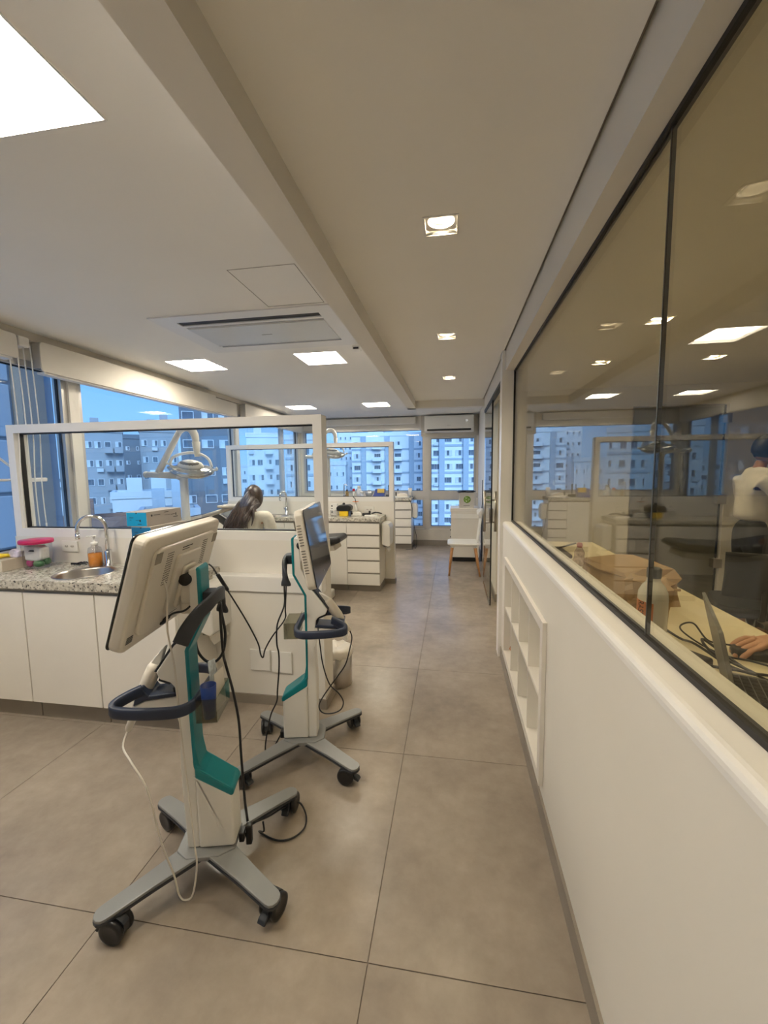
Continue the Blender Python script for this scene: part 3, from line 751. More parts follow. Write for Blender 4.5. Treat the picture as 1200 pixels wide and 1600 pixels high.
b = MB(); b.prism([(-.062, .05), (.02, .045), (.066, .06), (.068, .135), (.03, .15), (-.03, .142), (-.066, .148)], -.035, .03, 'y', bev=.012); obj('sachet', b, mat('white_sachet', (.82, .82, .80), .5), t)
b = MB(); b.ball((.03, -.02, .03), .032, sc=(1.2, .8, .7)); b.ball((.045, .02, .04), .025); obj('green_filling', b, mat('green_plastic', (.05, .20, .07), .4), t)
b = MB(); b.ball((-.042, -.015, .032), .024, sc=(1, .8, 1.1)); obj('pink_filling', b, mat('magenta_plastic', (.55, .04, .22), .4), t)
b = MB(); b.box(-.02, .02, -.0385, -.0365, .112, .118); b.box(-.012, .018, -.0385, -.0365, .118, .122); obj('label_scribble', b, LABELK, t)
t = thing('tray_box', 'low beige box at the far left end of the nearest counter', 'box', (-2.90, 2.24, .868))
obj('box_body', MB().box(-.13, .12, -.10, .10, 0, .075, bev=.004), mat('beige_box', (.62, .55, .44), .6), t)
b = MB()
for k in range(5): b.tube([(-.10 + k * .028, -.06, .082 + .006 * (k % 2)), (-.085 + k * .028, 0, .094), (-.075 + k * .026, .05, .084)], .012, 8, sub=3)
g_ = obj('cloth', b, mat('yellow_cloth', (.78, .62, .05), .8, bump=.2)); g_.location = (-2.865, 2.20, .868); tag(g_, 'yellow folded cloth lying on the low beige box', 'cloth')
b = MB(); b.prism([(-.03, 0), (.035, .0), (.05, .045), (.02, .03), (-.01, .055), (-.04, .03)], -.02, .02, 'y', bev=.006)
b2 = obj('wrapped_packet', b, mat('lilac_wrap', (.62, .58, .70), .4, var=.3, scale=30)); b2.location = (-2.80, 2.25, .944); tag(b2, 'crumpled lilac and white packet beside the yellow cloth', 'packet')
b = MB()
for k in range(7):
    a = k * .9; b.tube([(0, 0, .006), (.02 * math.cos(a), .02 * math.sin(a), .016), (.045 * math.cos(a + .5), .03 * math.sin(a + .5), .006)], .004, 6, sub=3)
b.box(-.09, -.03, -.006, .006, 0, .012, bev=.003)
b2 = obj('keys', b, BLACK); b2.location = (-2.455, 2.395, .868); tag(b2, 'small black bunch of straps on the counter before the socket', 'strap')
def wall_plate(name, label, x0, x1, y, z0, z1, sockets=0, group=None, cat='wall plate'):
    t = thing(name, label, cat, ((x0 + x1) / 2, y, (z0 + z1) / 2), group=group)
    hw, hh = (x1 - x0) / 2, (z1 - z0) / 2
    obj('plate', MB().box(-hw, hw, -.010, 0, -hh, hh, bev=.003), WHITEP, t)
    for k in range(sockets):
        cx = (k - (sockets - 1) / 2) * .045
        b = MB(); b.prism([(.017 * math.cos(R(60 * q)), .012 * math.sin(R(60 * q))) for q in range(6)], -.0112, -.0095, 'y', M=T(cx, 0, 0)); s_ = obj('socket', b, mat('socket_face', (.68, .64, .57), .5), t)
        b = MB()
        for q in (-1, 0, 1): b.lathe([(.0028, 0), (.0028, .001), (0, .001)], 8, M=T(cx + q * .008, -.0111, .002 if q else -.003) @ RX(90))
        obj('pin_hole', b, DARKGASKET, s_)
    return t
wall_plate('wall_socket', 'white double socket above the nearest counter behind the jar', -2.655, -2.53, 2.448, .945, 1.02, 2, cat='socket')
GP = 'blank cover plates on the low wall'
wall_plate('cover_plate', 'blank white cover plate on the low wall, left of the pair', -1.262, -1.128, 2.374, .225, .362, 0, GP)
wall_plate('cover_plate', 'blank white cover plate on the low wall beside the cart post', -1.118, -.985, 2.374, .218, .355, 0, GP)
# boxes stacked on the counter
BX = mat('grey_beige_carton', (.50, .45, .40), .6); BLU = mat('bright_blue_carton', (0.0, .30, .58), .5); DBL = mat('deep_blue_carton', (0.0, .14, .32), .5)
bxl = ['blue and beige carton on top of the stack behind the nearer monitor', 'dark blue fronted carton second from the top of the stack', 'blue carton in the middle of the stack, hidden behind the monitor', 'blue carton fourth down in the stack, hidden behind the monitor', 'blue carton at the bottom of the stack on the granite']
for k in range(5):
    z = .868 + (4 - k) * .080
    t = thing('carton_box', bxl[k], 'box', (-1.690 + (0, .030, .02, .03, .025)[k], 2.145, z), R((0, -3, 1, -2, 0)[k]), group='cartons stacked on the nearest counter')
    obj('carton', MB().box(-.063, .063, -.145, .145, 0, .0795, bev=.0015, seg=1), BX, t)
    obj('end_panel', MB().box(-.060, .060, -.1462, -.1448, .003, .076), BLU if k == 0 else DBL, t)
    b = MB(); b.prism([(-.008, .0765), (.008, .0765), (0, .068)], -.1468, -.1460, 'y')
    b.box(-.042, -.018, -.1468, -.1460, .047, .050); b.box(-.042, -.030, -.1468, -.1460, .034, .036); b.box(-.005, .018, -.1468, -.1460, .032, .034); b.box(.018, .026, -.1468, -.1460, .026, .038); b.box(.006, .03, -.1468, -.1460, .012, .015)
    obj('print_marks', b, LABELK, t)
    b = MB(); b.box(.0628, .0636, -.09, -.04, .056, .059); b.lathe([(.006, 0), (.006, .0008), (.0045, .0008)], 16, M=T(.0628, -.108, .057) @ RY(90))
    b.box(.0628, .0636, -.005, .03, .064, .067); b.box(.0628, .0636, -.005, .045, .048, .050); b.box(.0628, .0636, .05, .085, .046, .049); b.box(.0628, .0636, .09, .098, .040, .054); b.box(.0628, .0636, .07, .11, .030, .034)
    obj('side_print', b, mat('dark_grey_print', (.06, .055, .05), .5, var=0), t)

def towel_dispenser(x, y0, y1, z0, z1, label, paper=True):
    t = thing('towel_dispenser', label, 'towel dispenser', (x, (y0 + y1) / 2, z0), group='white paper towel dispensers on the cabinet ends')
    hy, h = (y1 - y0) / 2, z1 - z0
    pr = [(0, .03), (.085, .0), (.105, .02), (.105, h - .05), (.085, h - .012), (.05, h), (0, h)]
    obj('cover', MB().prism(pr, -hy, hy, 'y', bev=.008, seg=3), WHITEP, t)
    obj('slot', MB().box(.02, .08, -hy + .03, hy - .03, -.004, .012), GROOVE, t)
    if paper:
        b = MB(); b.prism([(.050, .012), (.053, .012), (.062, -.03), (.085, -.065), (.083, -.067), (.059, -.031)], -hy + .04, hy - .035, 'y'); obj('paper_towel', b, mat('paper_white', (.80, .76, .68), .8), t)
    return t
towel_dispenser(-1.487, 2.165, 2.425, .515, .815, 'white paper towel dispenser with a sheet hanging out, behind the nearer cart')

# --------------------------- station two
G2 = 'white cabinets under the middle granite counter'
cabinet('drawer_cabinet', 'white cabinet of five drawers at the corridor end of the middle counter', -1.262, -.862, 4.85, 5.275, .865, 0, 5, G2, kick=.085)
cabinet('base_cabinet', 'plain white cabinet door beside the five drawers of the middle counter', -1.655, -1.264, 4.85, 5.275, .865, 1, 0, G2, kick=.085)
cabinet('base_cabinet', 'white cabinet under the middle counter sink, behind the low wall', -2.45, -1.657, 4.85, 5.275, .865, 2, 0, G2, kick=.085)
cabinet('base_cabinet', 'white cabinet at the window end of the middle counter', -3.03, -2.452, 4.85, 5.275, .865, 1, 0, G2, kick=.085)
tag(obj('worktop', round_hole_top(-3.035, -.850, 4.835, 5.277, .866, .905, -2.2, 5.02, .14), MATS['granite']), 'speckled granite worktop of the middle counter, strewn with small tools', 'worktop')
basin(-2.2, 5.02, .905, .137, 'small round steel sink in the middle counter')
faucet(-2.16, 5.2, .905, .30, .10, 240, 'chrome gooseneck faucet on the middle counter, right of the woman')
towel_dispenser(-.85, 4.93, 5.20, .545, .835, 'white paper towel dispenser on the end of the middle counter', True)
wall_plate('wall_socket', 'white double socket on the partition above the middle counter', -1.13, -1.00, 5.278, .93, 1.01, 2, cat='socket')
Z2 = .905
t = thing('clear_container', 'clear round plastic container on the middle counter with white card behind', 'container', (-1.47, 5.02, Z2))
obj('tub', MB().lathe([(.0, .001), (.035, .001), (.045, .02), (.045, .07), (.035, .085)], 20, cap=False), CLEARW, t)
obj('lid', MB().lathe([(.037, .083), (.037, .092), (0, .094)], 20), WHITEP, t)
t = thing('picture_card', 'white printed card box standing at the back of the middle counter', 'box', (-1.50, 5.17, Z2))
obj('card', MB().box(-.045, .045, -.02, .02, 0, .15, bev=.002), WHITEP, t)
b = MB()
for k in range(3): b.box(-.035, -.018, -.0212, -.0202, .03 + k * .04, .05 + k * .04)
obj('print_marks', b, LABELK, t)
t = thing('tool_case', 'black topped case with a yellow front on the middle counter', 'case', (-1.345, 5.10, Z2))
obj('case_body', MB().box(-.055, .055, -.06, .06, 0, .065, bev=.006), mat('yellow_plastic', (.82, .55, .02), .4), t)
b = MB(); b.prism([(-.09, .066), (.085, .066), (.095, .12), (.06, .145), (-.06, .14), (-.095, .11)], -.07, .07, 'y', bev=.012); b.ball((-.01, 0, .15), .018); obj('lid', b, BLACK, t)
b = MB(); b.box(.060, .085, -.05, .06, .0, .062, bev=.004); obj('side_block', b, mat('slate_blue', (.10, .13, .22), .5), t)
t = thing('curing_light', 'white curing light with an orange shield on its stand', 'curing light', (-1.195, 5.12, Z2))
obj('stand', MB().prism([(-.075, 0), (.075, 0), (.075, .022), (.05, .045), (-.02, .055), (-.07, .035)], -.04, .04, 'y', bev=.010), WHITEP, t)
b = MB(); b.tube([(.0, 0, .03), (-.005, 0, .10), (-.012, 0, .175)], [.016, .015, .010], 14); obj('handpiece', b, WHITEP, t)
obj('shield', MB().lathe([(.0, .170), (.040, .178), (.043, .182), (.0, .176)], 20, M=T(-.012, 0, 0)), mat('orange_shield', (.90, .25, .02), .25), t)
b = MB(); b.tube([(-.012, 0, .176), (-.018, 0, .215), (-.045, 0, .240)], .005, 8); obj('light_tip', b, BLACK, t)
obj('pod', MB().ball((-.055, -.035, .03), .016, sc=(1, .6, 1)), BLACK, t)
b = MB(); b.box(-.055, .03, -.02, .02, 0, .035, bev=.006); b.box(.025, .05, -.015, .015, .0, .065, bev=.006)
o = obj('handpiece_charger', b, BLACK); o.location = (-1.065, 5.12, Z2); tag(o, 'black handpiece charger before the socket on the middle counter', 'charger')
b = MB(); b.box(-.09, .06, -.035, .03, 0, .018, bev=.005); b.box(-.02, .085, -.06, -.02, 0, .012, bev=.004)
o = obj('instrument_tray', b, WHITEP); o.location = (-.985, 5.05, Z2); tag(o, 'small white instrument tray near the right end of the middle counter', 'tray')
b = MB(); b.tube([(-.07, 0, .012), (-.02, -.01, .03), (.05, .0, .014)], .008, 8, sub=3); b.tube([(-.06, .02, .010), (.0, .03, .026), (.06, .01, .012)], .006, 8, sub=3)
o = obj('black_forceps', b, BLACK); o.location = (-.93, 5.10, Z2 + .018); tag(o, 'black and white forceps lying on the white instrument tray', 'forceps')

# --------------------------- station three
G3 = 'white cabinets under the farthest counter'
cabinet('drawer_cabinet', 'white cabinet of five drawers on the farthest counter, beside the tall window', -1.07, -.755, 7.65, 8.09, .905, 0, 5, G3, kick=.10)
cabinet('base_cabinet', 'white cabinet of the farthest counter, hidden behind the middle partition', -2.05, -1.072, 7.65, 8.09, .905, 2, 0, G3, kick=.10)
cabinet('base_cabinet', 'white cabinet of the farthest counter in the window corner', -3.03, -2.052, 7.65, 8.09, .905, 2, 0, G3, kick=.10)
tag(obj('worktop', MB().box(-3.035, -.745, 7.635, 8.10, .906, .955, bev=.003), MATS['granite']), 'speckled granite worktop of the farthest counter under the windows', 'worktop')
obj_ = towel_dispenser(-.753, 7.70, 7.93, .57, .85, 'white paper towel dispenser on the farthest counter end', False)
Z3 = .955
b = MB(); b.tube([(.06, 0, .22), (.03, 0, .245), (0, 0, .23), (0, 0, 0)], .010, 10, sub=4); b.lathe([(.024, 0), (.024, .04), (.01, .05)], 16)
o = obj('faucet', b, CHROME); o.location = (-2.10, 7.95, Z3); tag(o, 'small faucet on the farthest counter', 'faucet')
def bottle(name, label, x, y, z, r, h, m1, m2, cap=.2, neck=.45, group=None):
    t = thing(name, label, 'bottle', (x, y, z), group=group)
    obj('body', MB().lathe([(.0, 0), (r, 0), (r, h * .62), (r * .9, h * .70), (r * neck, h * .80), (r * neck, h * (1 - cap))], 20), m1, t)
    obj('cap', MB().lathe([(r * neck * 1.15, h * (1 - cap) - .002), (r * neck * 1.15, h * .97), (r * neck * .6, h), (.0, h)], 16), m2, t)
    return t
GB = 'bottles on the farthest counter'
bottle('amber_bottle', 'small amber bottle with a black dropper cap on the farthest counter', -2.03, 7.9, Z3, .032, .15, mat('amber_glass', (.35, .22, .08), .2), BLACK, .3, group=GB)
bottle('red_cap_bottle', 'bottle with a red cap on the farthest counter', -1.90, 7.92, Z3, .026, .165, WHITEP, mat('red_cap', (.65, .02, .03), .35), .3, .9, group=GB)
bottle('white_bottle', 'tall white bottle on the farthest counter beside the red cap', -1.79, 7.90, Z3, .05, .22, mat('pale_bottle', (.75, .77, .80), .3), WHITEP, .2, .6, group=GB)
bottle('white_bottle', 'short white tub with blue print on the farthest counter', -1.72, 7.82, Z3, .034, .12, mat('white_blue_tub', (.70, .75, .85), .3), WHITEP, .3, .9, group=GB)
t = thing('round_mirror', 'round grey hand mirror propped on the farthest counter', 'mirror', (-1.60, 7.93, Z3))
obj('mirror_disc', MB().lathe([(.0, -.006), (.068, -.006), (.072, 0), (.068, .006), (0, .006)], 32, M=T(0, 0, .068) @ RX(78)), mat('mirror_grey', (.40, .41, .42), .25, metal=.6), t)
obj('stand_leg', MB().box(-.02, .02, .01, .05, 0, .012), BLACK, t)
t = thing('storage_crate', 'blue plastic crate with a yellow card on the farthest counter', 'crate', (-1.39, 7.92, Z3))
b = MB(); b.prism([(-.135, 0), (.10, 0), (.11, .155), (-.07, .155), (-.10, .06)], -.07, .07, 'y', bev=.006); obj('crate_body', b, mat('royal_blue', (.025, .06, .34), .4), t)
obj('card', MB().box(-.03, .105, -.085, -.072, .085, .165, M=RX(0)), mat('mustard_card', (.68, .45, .08), .6), t)
b = MB(); b.lathe([(.045, 0), (.03, .03), (.01, .05), (.012, .2), (.02, .215), (.0, .24)], 16); b.box(-.06, .06, -.03, .03, 0, .05, bev=.008)
o = obj('tool_stand', b, BLACK); o.location = (-1.205, 7.9, Z3); tag(o, 'black upright tool stand beside the blue crate', 'stand')
t = thing('towel_tray', 'white tray heaped with folded cloths at the end of the farthest counter', 'tray', (-.93, 7.82, Z3))
obj('tray', MB().prism(rounded_rect(.135, .10, .03), 0, .022, 'z', bev=.006), WHITEP, t)
b = MB(); b.prism([(-.11, .02), (.11, .02), (.105, .05), (.06, .075), (-.05, .085), (-.10, .06)], -.08, .08, 'y', bev=.012); obj('folded_cloth', b, mat('offwhite_cloth', (.78, .72, .62), .85, bump=.2), t)
obj('clip', MB().box(-.135, -.115, -.03, .0, .03, .10, bev=.004), BLACK, t)
b = MB(); b.lathe([(.0, 0), (.030, 0), (.038, .17), (.036, .17), (.029, .006), (.0, .006)], 24)
o = obj('paper_cup_stack', b, WHITEP); o.location = (-.80, 7.93, Z3); tag(o, 'white stack of paper cups at the end of the farthest counter', 'cup')
cable('hanging_cable', 'thin dark cable hanging from the farthest counter to the floor', [(-.80, 7.60, .95), (-.735, 7.62, .80), (-.715, 7.66, .5), (-.66, 7.70, .2), (-.68, 7.72, .010), (-.76, 7.6, .008), (-.85, 7.55, .008)], .004)

# ================================================================== CHAIR, SIDE CABINET, BIN, AIR CONDITIONER, BLINDS
t = thing('side_chair', 'white plastic chair with slatted back and wooden legs by the glass door', 'chair', (.155, 5.98, 0))
sb = MB(); sb.prism(rounded_rect(.225, .215, .07), .425, .452, 'z', bev=.010, seg=3)
sb.prism(rounded_rect(.19, .18, .06), .405, .428, 'z', bev=.006)
obj('seat', sb, WHITEP, t)
for sx_ in (-1, 1):
    for sy_ in (-1, 1):
        top = (sx_ * .155, sy_ * .15, .418); bot = (sx_ * .20 + (.02 if sx_ > 0 else 0), sy_ * .225, 0)
        M = align(bot, top); L = (Vector(top) - Vector(bot)).length
        lb = MB(); lb.tube([(0, 0, 0), (0, 0, L)], [.0125, .021], 14, M=M); obj('leg', lb, WOOD, t)
        obj('leg_socket', MB().tube([(0, 0, L - .035), (0, 0, L)], [.0225, .027], 14, M=M), WHITEP, t)
for k in range(5):
    yy = (k - 2) * .072
    obj('back_slat', MB().tube([(.19, yy * .8, .44), (.215, yy, .64), (.240, yy * 1.05, .84)], .0, 8, rx=.011, ry=.008, upv=(1, 0, 0), sub=3), WHITEP, t)
tr_ = MB(); tr_.tube([(.205, -.205, .845), (.238, -.11, .872), (.250, 0, .88), (.238, .11, .872), (.205, .205, .845)], 0, 12, rx=.014, ry=.040, sub=4); obj('top_rail', tr_, WHITEP, t)

t = thing('drawer_cabinet', 'small white rolling cabinet with a lid under the recycling box', 'cabinet', (.19, 6.66, 0))
obj('body', MB().box(-.215, .225, 0, .46, .075, .80, bev=.004), LACQ, t)
obj('base', MB().box(-.19, .20, .05, .43, 0, .075), BLACK, t)
obj('top_plate', MB().box(-.228, .235, -.012, .47, .80, .860, bev=.006), LACQ, t)
obj('lip', MB().prism([(-.02, .70), (.0, .69), (.0, .77), (-.012, .77)], -.20, .215, 'x', bev=.002), WHITEP, t)
for k in range(6):
    obj('knob', MB().ball((-.222, .20, .14 + k * .115), .010), DARK, t)
t = thing('recycling_box', 'grey recycling box with a green recycling emblem on the small cabinet', 'recycling box', (.215, 6.80, .860))
bx = MB(); bx.box(-.115, .115, -.10, .10, 0, .245, bev=.003)
obj('box_body', bx, mat('grey_carton', (.56, .54, .50), .6), t)
b = MB(); b.tube([(-.118, -.104, .245), (-.05, -.106, .262), (.02, -.106, .252), (.118, -.104, .26), (.118, .1, .26), (-.118, .1, .26)], .008, 8, closed=True, sub=2); b.box(-.112, .112, -.098, .098, .246, .252)
obj('bin_liner', b, BLACK, t)
b = MB(); b.lathe([(.0, 0), (.055, 0), (.055, .0015), (0, .0015)], 36, M=T(.01, -.1005, .135) @ RX(90)); em = obj('emblem', b, mat('emblem_green', (.16, .30, .03), .5, var=0), t)
for k in range(3):
    a = 90 + 120 * k
    q = MB()
    pts = []
    for aa in range(-42, 30, 12): pts.append((.030 * math.cos(R(a + aa)), 0, .030 * math.sin(R(a + aa))))
    q.tube(pts, 0, 6, rx=.0012, ry=.0085, upv=(0, 1, 0), smooth=False, M=T(.01, -.1035, .135))
    ah = R(a + 42); c_, s_ = math.cos(ah), math.sin(ah)
    tip = (.030 * c_ - .000 * s_, .030 * s_); tn = (-s_, c_); rd = (c_, s_)
    ar = [(.030 * math.cos(R(a + 26)) + rd[0] * .015, .030 * math.sin(R(a + 26)) + rd[1] * .015), (tip[0] + tn[0] * .008, tip[1] + tn[1] * .008), (.030 * math.cos(R(a + 26)) - rd[0] * .015, .030 * math.sin(R(a + 26)) - rd[1] * .015)]
    q.prism(ar, -.0012, .0012, 'y', M=T(.01, -.1035, .135))
    obj('arrow', q, mat('emblem_white', (.75, .80, .62), .5, var=0), em)
b = MB(); b.box(-.045, .05, -.1015, -.100, .035, .042); obj('caption_line', b, mat('dark_grey_print', (.06, .055, .05), .5, var=0), t)
cable('wall_cable', 'dark cable running down the wall beside the recycling box', [(.462, 6.75, 1.30), (.462, 6.74, 1.0), (.455, 6.72, .86), (.448, 6.68, .70), (.452, 6.66, .3), (.45, 6.66, .02)], .006)

t = thing('waste_bin', 'steel waste bin with a white liner behind the end of the low wall', 'bin', (-.790, 2.70, 0))
obj('bucket', MB().lathe([(.0, 0), (.098, 0), (.100, .006), (.104, .235), (.102, .235), (.098, .01), (.0, .01)], 32), STEEL, t)
b = MB(); b.lathe([(.107, .212), (.110, .225), (.112, .242), (.104, .262), (.085, .268), (.04, .262), (.0, .255)], 28, cap=False)
for v in b.bm.verts: v.co.z += .010 * math.sin(v.co.x * 90) * math.cos(v.co.y * 70); v.co.x *= 1 + .05 * math.sin(v.co.z * 200 + v.co.y * 60)
obj('liner', b, mat('white_liner', (.72, .68, .60), .35, bump=.2), t)

# split air conditioner on its board
struct('trim_5', MB().box(-.60, .465, 8.085, 8.15, 2.10, ZC), mat('cream_board', (.60, .55, .46), .6))
t = thing('air_conditioner', 'white split air conditioner mounted above the far right window', 'air conditioner', (-.075, 8.085, 2.15))
pr = [(0, .02), (-.13, .0), (-.185, .035), (-.205, .09), (-.205, .29), (-.19, .31), (0, .315)]
obj('casing', MB().prism(pr, -.45, .45, 'x', bev=.008, seg=3), WHITEP, t)
obj('outlet_slot', MB().box(-.40, .40, -.199, -.15, .035, .065, M=T(0, 0, 0)), BLACK, t)
obj('louver', MB().box(-.40, .40, -.196, -.160, .018, .024, M=T(0, 0, 0)), WHITEP, t)
b = MB(); b.box(-.035, .035, -.2065, -.205, .125, .133); obj('badge', b, ALU, t)
text_mesh('display_digits', '21', .045, T(.325, -.2065, .205) @ RX(90), mat('led_digits', (1, 1, 1), .5, var=0, emit=(.9, .95, 1), es=.6), t)
# roller blind fascias
def blind(name, label, axis, a, b_, pos, z0, z1, d, grp='white roller blinds above the windows'):
    t = thing(name, label, 'blind', (0, 0, 0), group=grp)
    mb = MB()
    if axis == 'x':  # fascia along the left wall
        mb.prism(rounded_rect((b_ - a) / 2, (z1 - z0) / 2, .025, cx=(a + b_) / 2, cy=(z0 + z1) / 2), pos - .012, pos, 'x', bev=.002, seg=1)
        rl = MB(); rl.tube([(pos - .05, a + .03, (z0 + z1) / 2 + .02), (pos - .05, b_ - .03, (z0 + z1) / 2 + .02)], .035, 16)
        rl.box(pos - .095, pos - .012, a + .02, a + .03, z0 + .03, z1); rl.box(pos - .095, pos - .012, b_ - .03, b_ - .02, z0 + .03, z1)
        bar = MB().box(pos - .085, pos - .015, a + .03, b_ - .03, z0 - .012, z0 + .004, bev=.003)
    else:
        mb.box(a, b_, pos, pos + .09, z0, z1, bev=.006)
        rl = MB(); rl.box(a + .01, b_ - .01, pos + .002, pos + .085, z1, z1 + .012)
        bar = MB().box(a + .02, b_ - .02, pos - .004, pos + .012, z0 - .012, z0 + .004, bev=.003)
    obj('fascia', mb, mat('blind_fabric', (.74, .70, .62), .7, var=.02), t)
    obj('roller', rl, GROOVE if axis == 'y' else ALU, t)
    obj('bottom_bar', bar, WFRAME, t)
    return t
blind('roller_blind', 'white roller blind fascia at the left edge, nearest the camera', 'x', .35, 2.50, -2.925, 2.265, 2.425, 0)
blind('roller_blind', 'long white roller blind fascia over the left window, beyond the cords', 'x', 2.66, 4.93, -2.925, 2.215, 2.425, 0)
blind('roller_blind', 'white roller blind fascia over the window nearest the far corner', 'x', 5.68, 8.0, -2.925, 2.23, 2.44, 0)
blind('roller_blind', 'short plain white fascia beside the long left blind', 'x', 4.95, 5.55, -2.985, 2.24, 2.42, 0)
blind('roller_blind', 'white roller blind cassette across the far window', 'y', -2.85, -.70, 8.02, 2.345, 2.46, 0)
for y, z1 in ((2.46, 1.0), (2.515, 1.0), (2.56, 1.0), (2.61, 1.02)):
    b = MB(); b.tube([(-2.955, y, 2.38), (-2.95, y + .01, 1.8), (-2.955, y - .005, 1.4), (-2.955, y, z1 + .1)], .004, 6, sub=4)
    b.tube([(-2.955, y, z1 + .06), (-2.955, y, z1 + .1)], .006, 8)
    tag(obj('blind_cord', b, WFRAME), {2.46: 'first thin white blind cord from the left, by the window wall', 2.515: 'second thin white blind cord from the left', 2.56: 'third thin white blind cord from the left', 2.61: 'rightmost of the thin white blind cords'}[y], 'cord', 'blind cords by the left window')
b = MB(); b.box(-3.03, -2.94, 2.525, 2.60, 2.36, 2.43, bev=.01)
tag(obj('cord_clutch', b, WHITEP), 'white blind clutch bracket between the two left fascias', 'bracket')
struct('trim_6', MB().box(XW, XW + .05, YB, YF, 2.43, ZC), mat('cream_pelmet', (.60, .55, .46), .7))

# ================================================================== NICHE SHELF IN THE HALF WALL
t = thing('cubby_shelf', 'white built-in cubby shelf of eight boxes in the right half wall', 'shelf', (XR, (CY0 + CY1) / 2, .137))
hw = (CY1 - CY0) / 2 + .028; H = CZ1 - CZ0 + .054
fb = MB(); fb.frame(-hw, hw, 0, H, .044, -.018, -.001, axis='x'); obj('face_frame', fb, LACQ, t)
a0, a1, z0, z1 = -hw + .044, hw - .044, .044, H - .044
sh = MB(); sh.frame(a0 - .012, a1 + .012, z0 - .012, z1 + .012, .012, -.001, .112, axis='x'); obj('carcass', sh, LACQ, t)
obj('back_panel', MB().box(.106, .116, a0, a1, z0, z1), LACQ, t)
obj('middle_shelf', MB().box(-.010, .106, a0, a1, (z0 + z1) / 2 - .008, (z0 + z1) / 2 + .008), LACQ, t)
for k in (1, 2, 3):
    for q in (0, 1):
        yy = a0 + (a1 - a0) * k / 4
        zz = (z0, (z0 + z1) / 2 - .008) if q == 0 else ((z0 + z1) / 2 + .008, z1)
        obj('divider', MB().box(-.010, .106, yy - .006, yy + .006, *zz), LACQ, t)
b = MB()
for k in range(8):
    a = k * .8; b.tube([(0, 0, .004), (-.012 + .02 * math.cos(a), .03 * math.sin(a), .05), (.004 + .012 * math.cos(a + 1), .025 * math.sin(a + 1), .085 - .006 * k)], .007, 6, sub=3)
o = obj('cloth_bundle', b, mat('rust_stripe', (.55, .20, .06), .7, var=.6, scale=60)); o.location = (XR + .05, CY1 - .10, .137 + .046); tag(o, 'small rust and cream bundle in the lowest far cubby', 'cloth')

# ================================================================== OFFICE BEHIND THE GLASS
t = thing('work_bench', 'long cream bench top behind the office glass', 'bench', (.79, 1.1, 0))
obj('top', MB().box(-.285, .285, -2.3, 2.32, .862, .900, bev=.003), BENCH, t)
for y in (-2.2, .1, 2.2): obj('side_panel', MB().box(-.26, .26, y - .015, y + .015, 0, .862), LACQ, t)
ZBn = .900
t = thing('water_bottle', 'white metal bottle with a dark cap and orange label behind the glass', 'bottle', (.650, 1.46, ZBn))
obj('body', MB().lathe([(.0, 0), (.042, 0), (.044, .004), (.044, .150), (.042, .172), (.033, .192), (.022, .205), (.020, .212), (.020, .222)], 32), mat('white_enamel', (.76, .74, .68), .25, var=.01), t)
obj('cap', MB().lathe([(.021, .219), (.0215, .222), (.0215, .248), (.018, .252), (.0, .252)], 24), mat('olive_black_cap', (.03, .035, .028), .35), t)
lb = MB(); bm = bmesh.new(); n = 20; vs = []
for k in range(n + 1):
    a = R(150 + 100 * k / n); vs.append((bm.verts.new((.0444 * math.cos(a), .0444 * math.sin(a), .01)), bm.verts.new((.0444 * math.cos(a), .0444 * math.sin(a), .148 - .006 * k / n))))
for k in range(n): bm.faces.new((vs[k][0], vs[k + 1][0], vs[k + 1][1], vs[k][1]))
lb._join(bm, 0, None, True); bl_ = obj('orange_label', lb, mat('orange_label', (.66, .22, .09), .45), t)
tx = text_mesh('lettering', 'RASPA TIENE', .030, RZ(0), LABELK, None)
for v in tx.data.vertices:
    # reading direction runs down the bottle; wrap across the curve
    a = R(199) + (v.co.y) / .044; zz = .082 - v.co.x * .72
    rr_ = .0447 + v.co.z
    v.co = (rr_ * math.cos(a), rr_ * math.sin(a), zz)
tx.parent = bl_
def crumple(mb, amp, seed):
    rnd = random.Random(seed)
    for v in mb.bm.verts: v.co += Vector((rnd.uniform(-1, 1), rnd.uniform(-1, 1), rnd.uniform(-.6, .6))) * amp
    return mb
def paper_bag(name, label, loc, rz, w_, d_, h_, seed, fold=.3):
    t = thing(name, label, 'paper bag', loc, R(rz), group='brown paper bags behind the office glass')
    bm = bmesh.new(); rings = []
    for z, k in ((0, 1), (h_ * .35, 1.02), (h_ * .65, .98), (h_ * .82, .9), (h_, 1 - fold)):
        ring = []
        for x, y in ((-1, -1), (-.33, -1), (.33, -1), (1, -1), (1, 0), (1, 1), (.33, 1), (-.33, 1), (-1, 1), (-1, 0)):
            kk = k if z < h_ else (1 - fold)
            ring.append(bm.verts.new((x * w_ / 2 * (1 if z < h_ * .9 else .96), y * d_ / 2 * kk, z)))
        rings.append(ring)
    n = 10
    for A, B in zip(rings, rings[1:]):
        for q in range(n): bm.faces.new((A[q], A[(q + 1) % n], B[(q + 1) % n], B[q]))
    bm.faces.new(rings[0][::-1]); bm.faces.new(rings[-1])
    mb = MB(); mb._join(bm, 0); rnd = random.Random(seed)
    for v in mb.bm.verts:
        if v.co.z > .01: v.co += Vector((rnd.uniform(-1, 1), rnd.uniform(-1, 1), rnd.uniform(-.7, .3))) * .016
    obj('bag_body', mb, KRAFT, t)
    fl_ = MB(); fl_.box(-w_ * .46, w_ * .46, -d_ / 2 - .004, -d_ / 2 + .004, h_ * .50, h_ * .56, M=RX(2)); obj('fold_band', fl_, KRAFT, t)
    return t
paper_bag('paper_bag', 'large crumpled brown paper bag lying on the bench beyond the bottle', (.785, 2.02, ZBn), 10, .235, .38, .15, 3, .22)
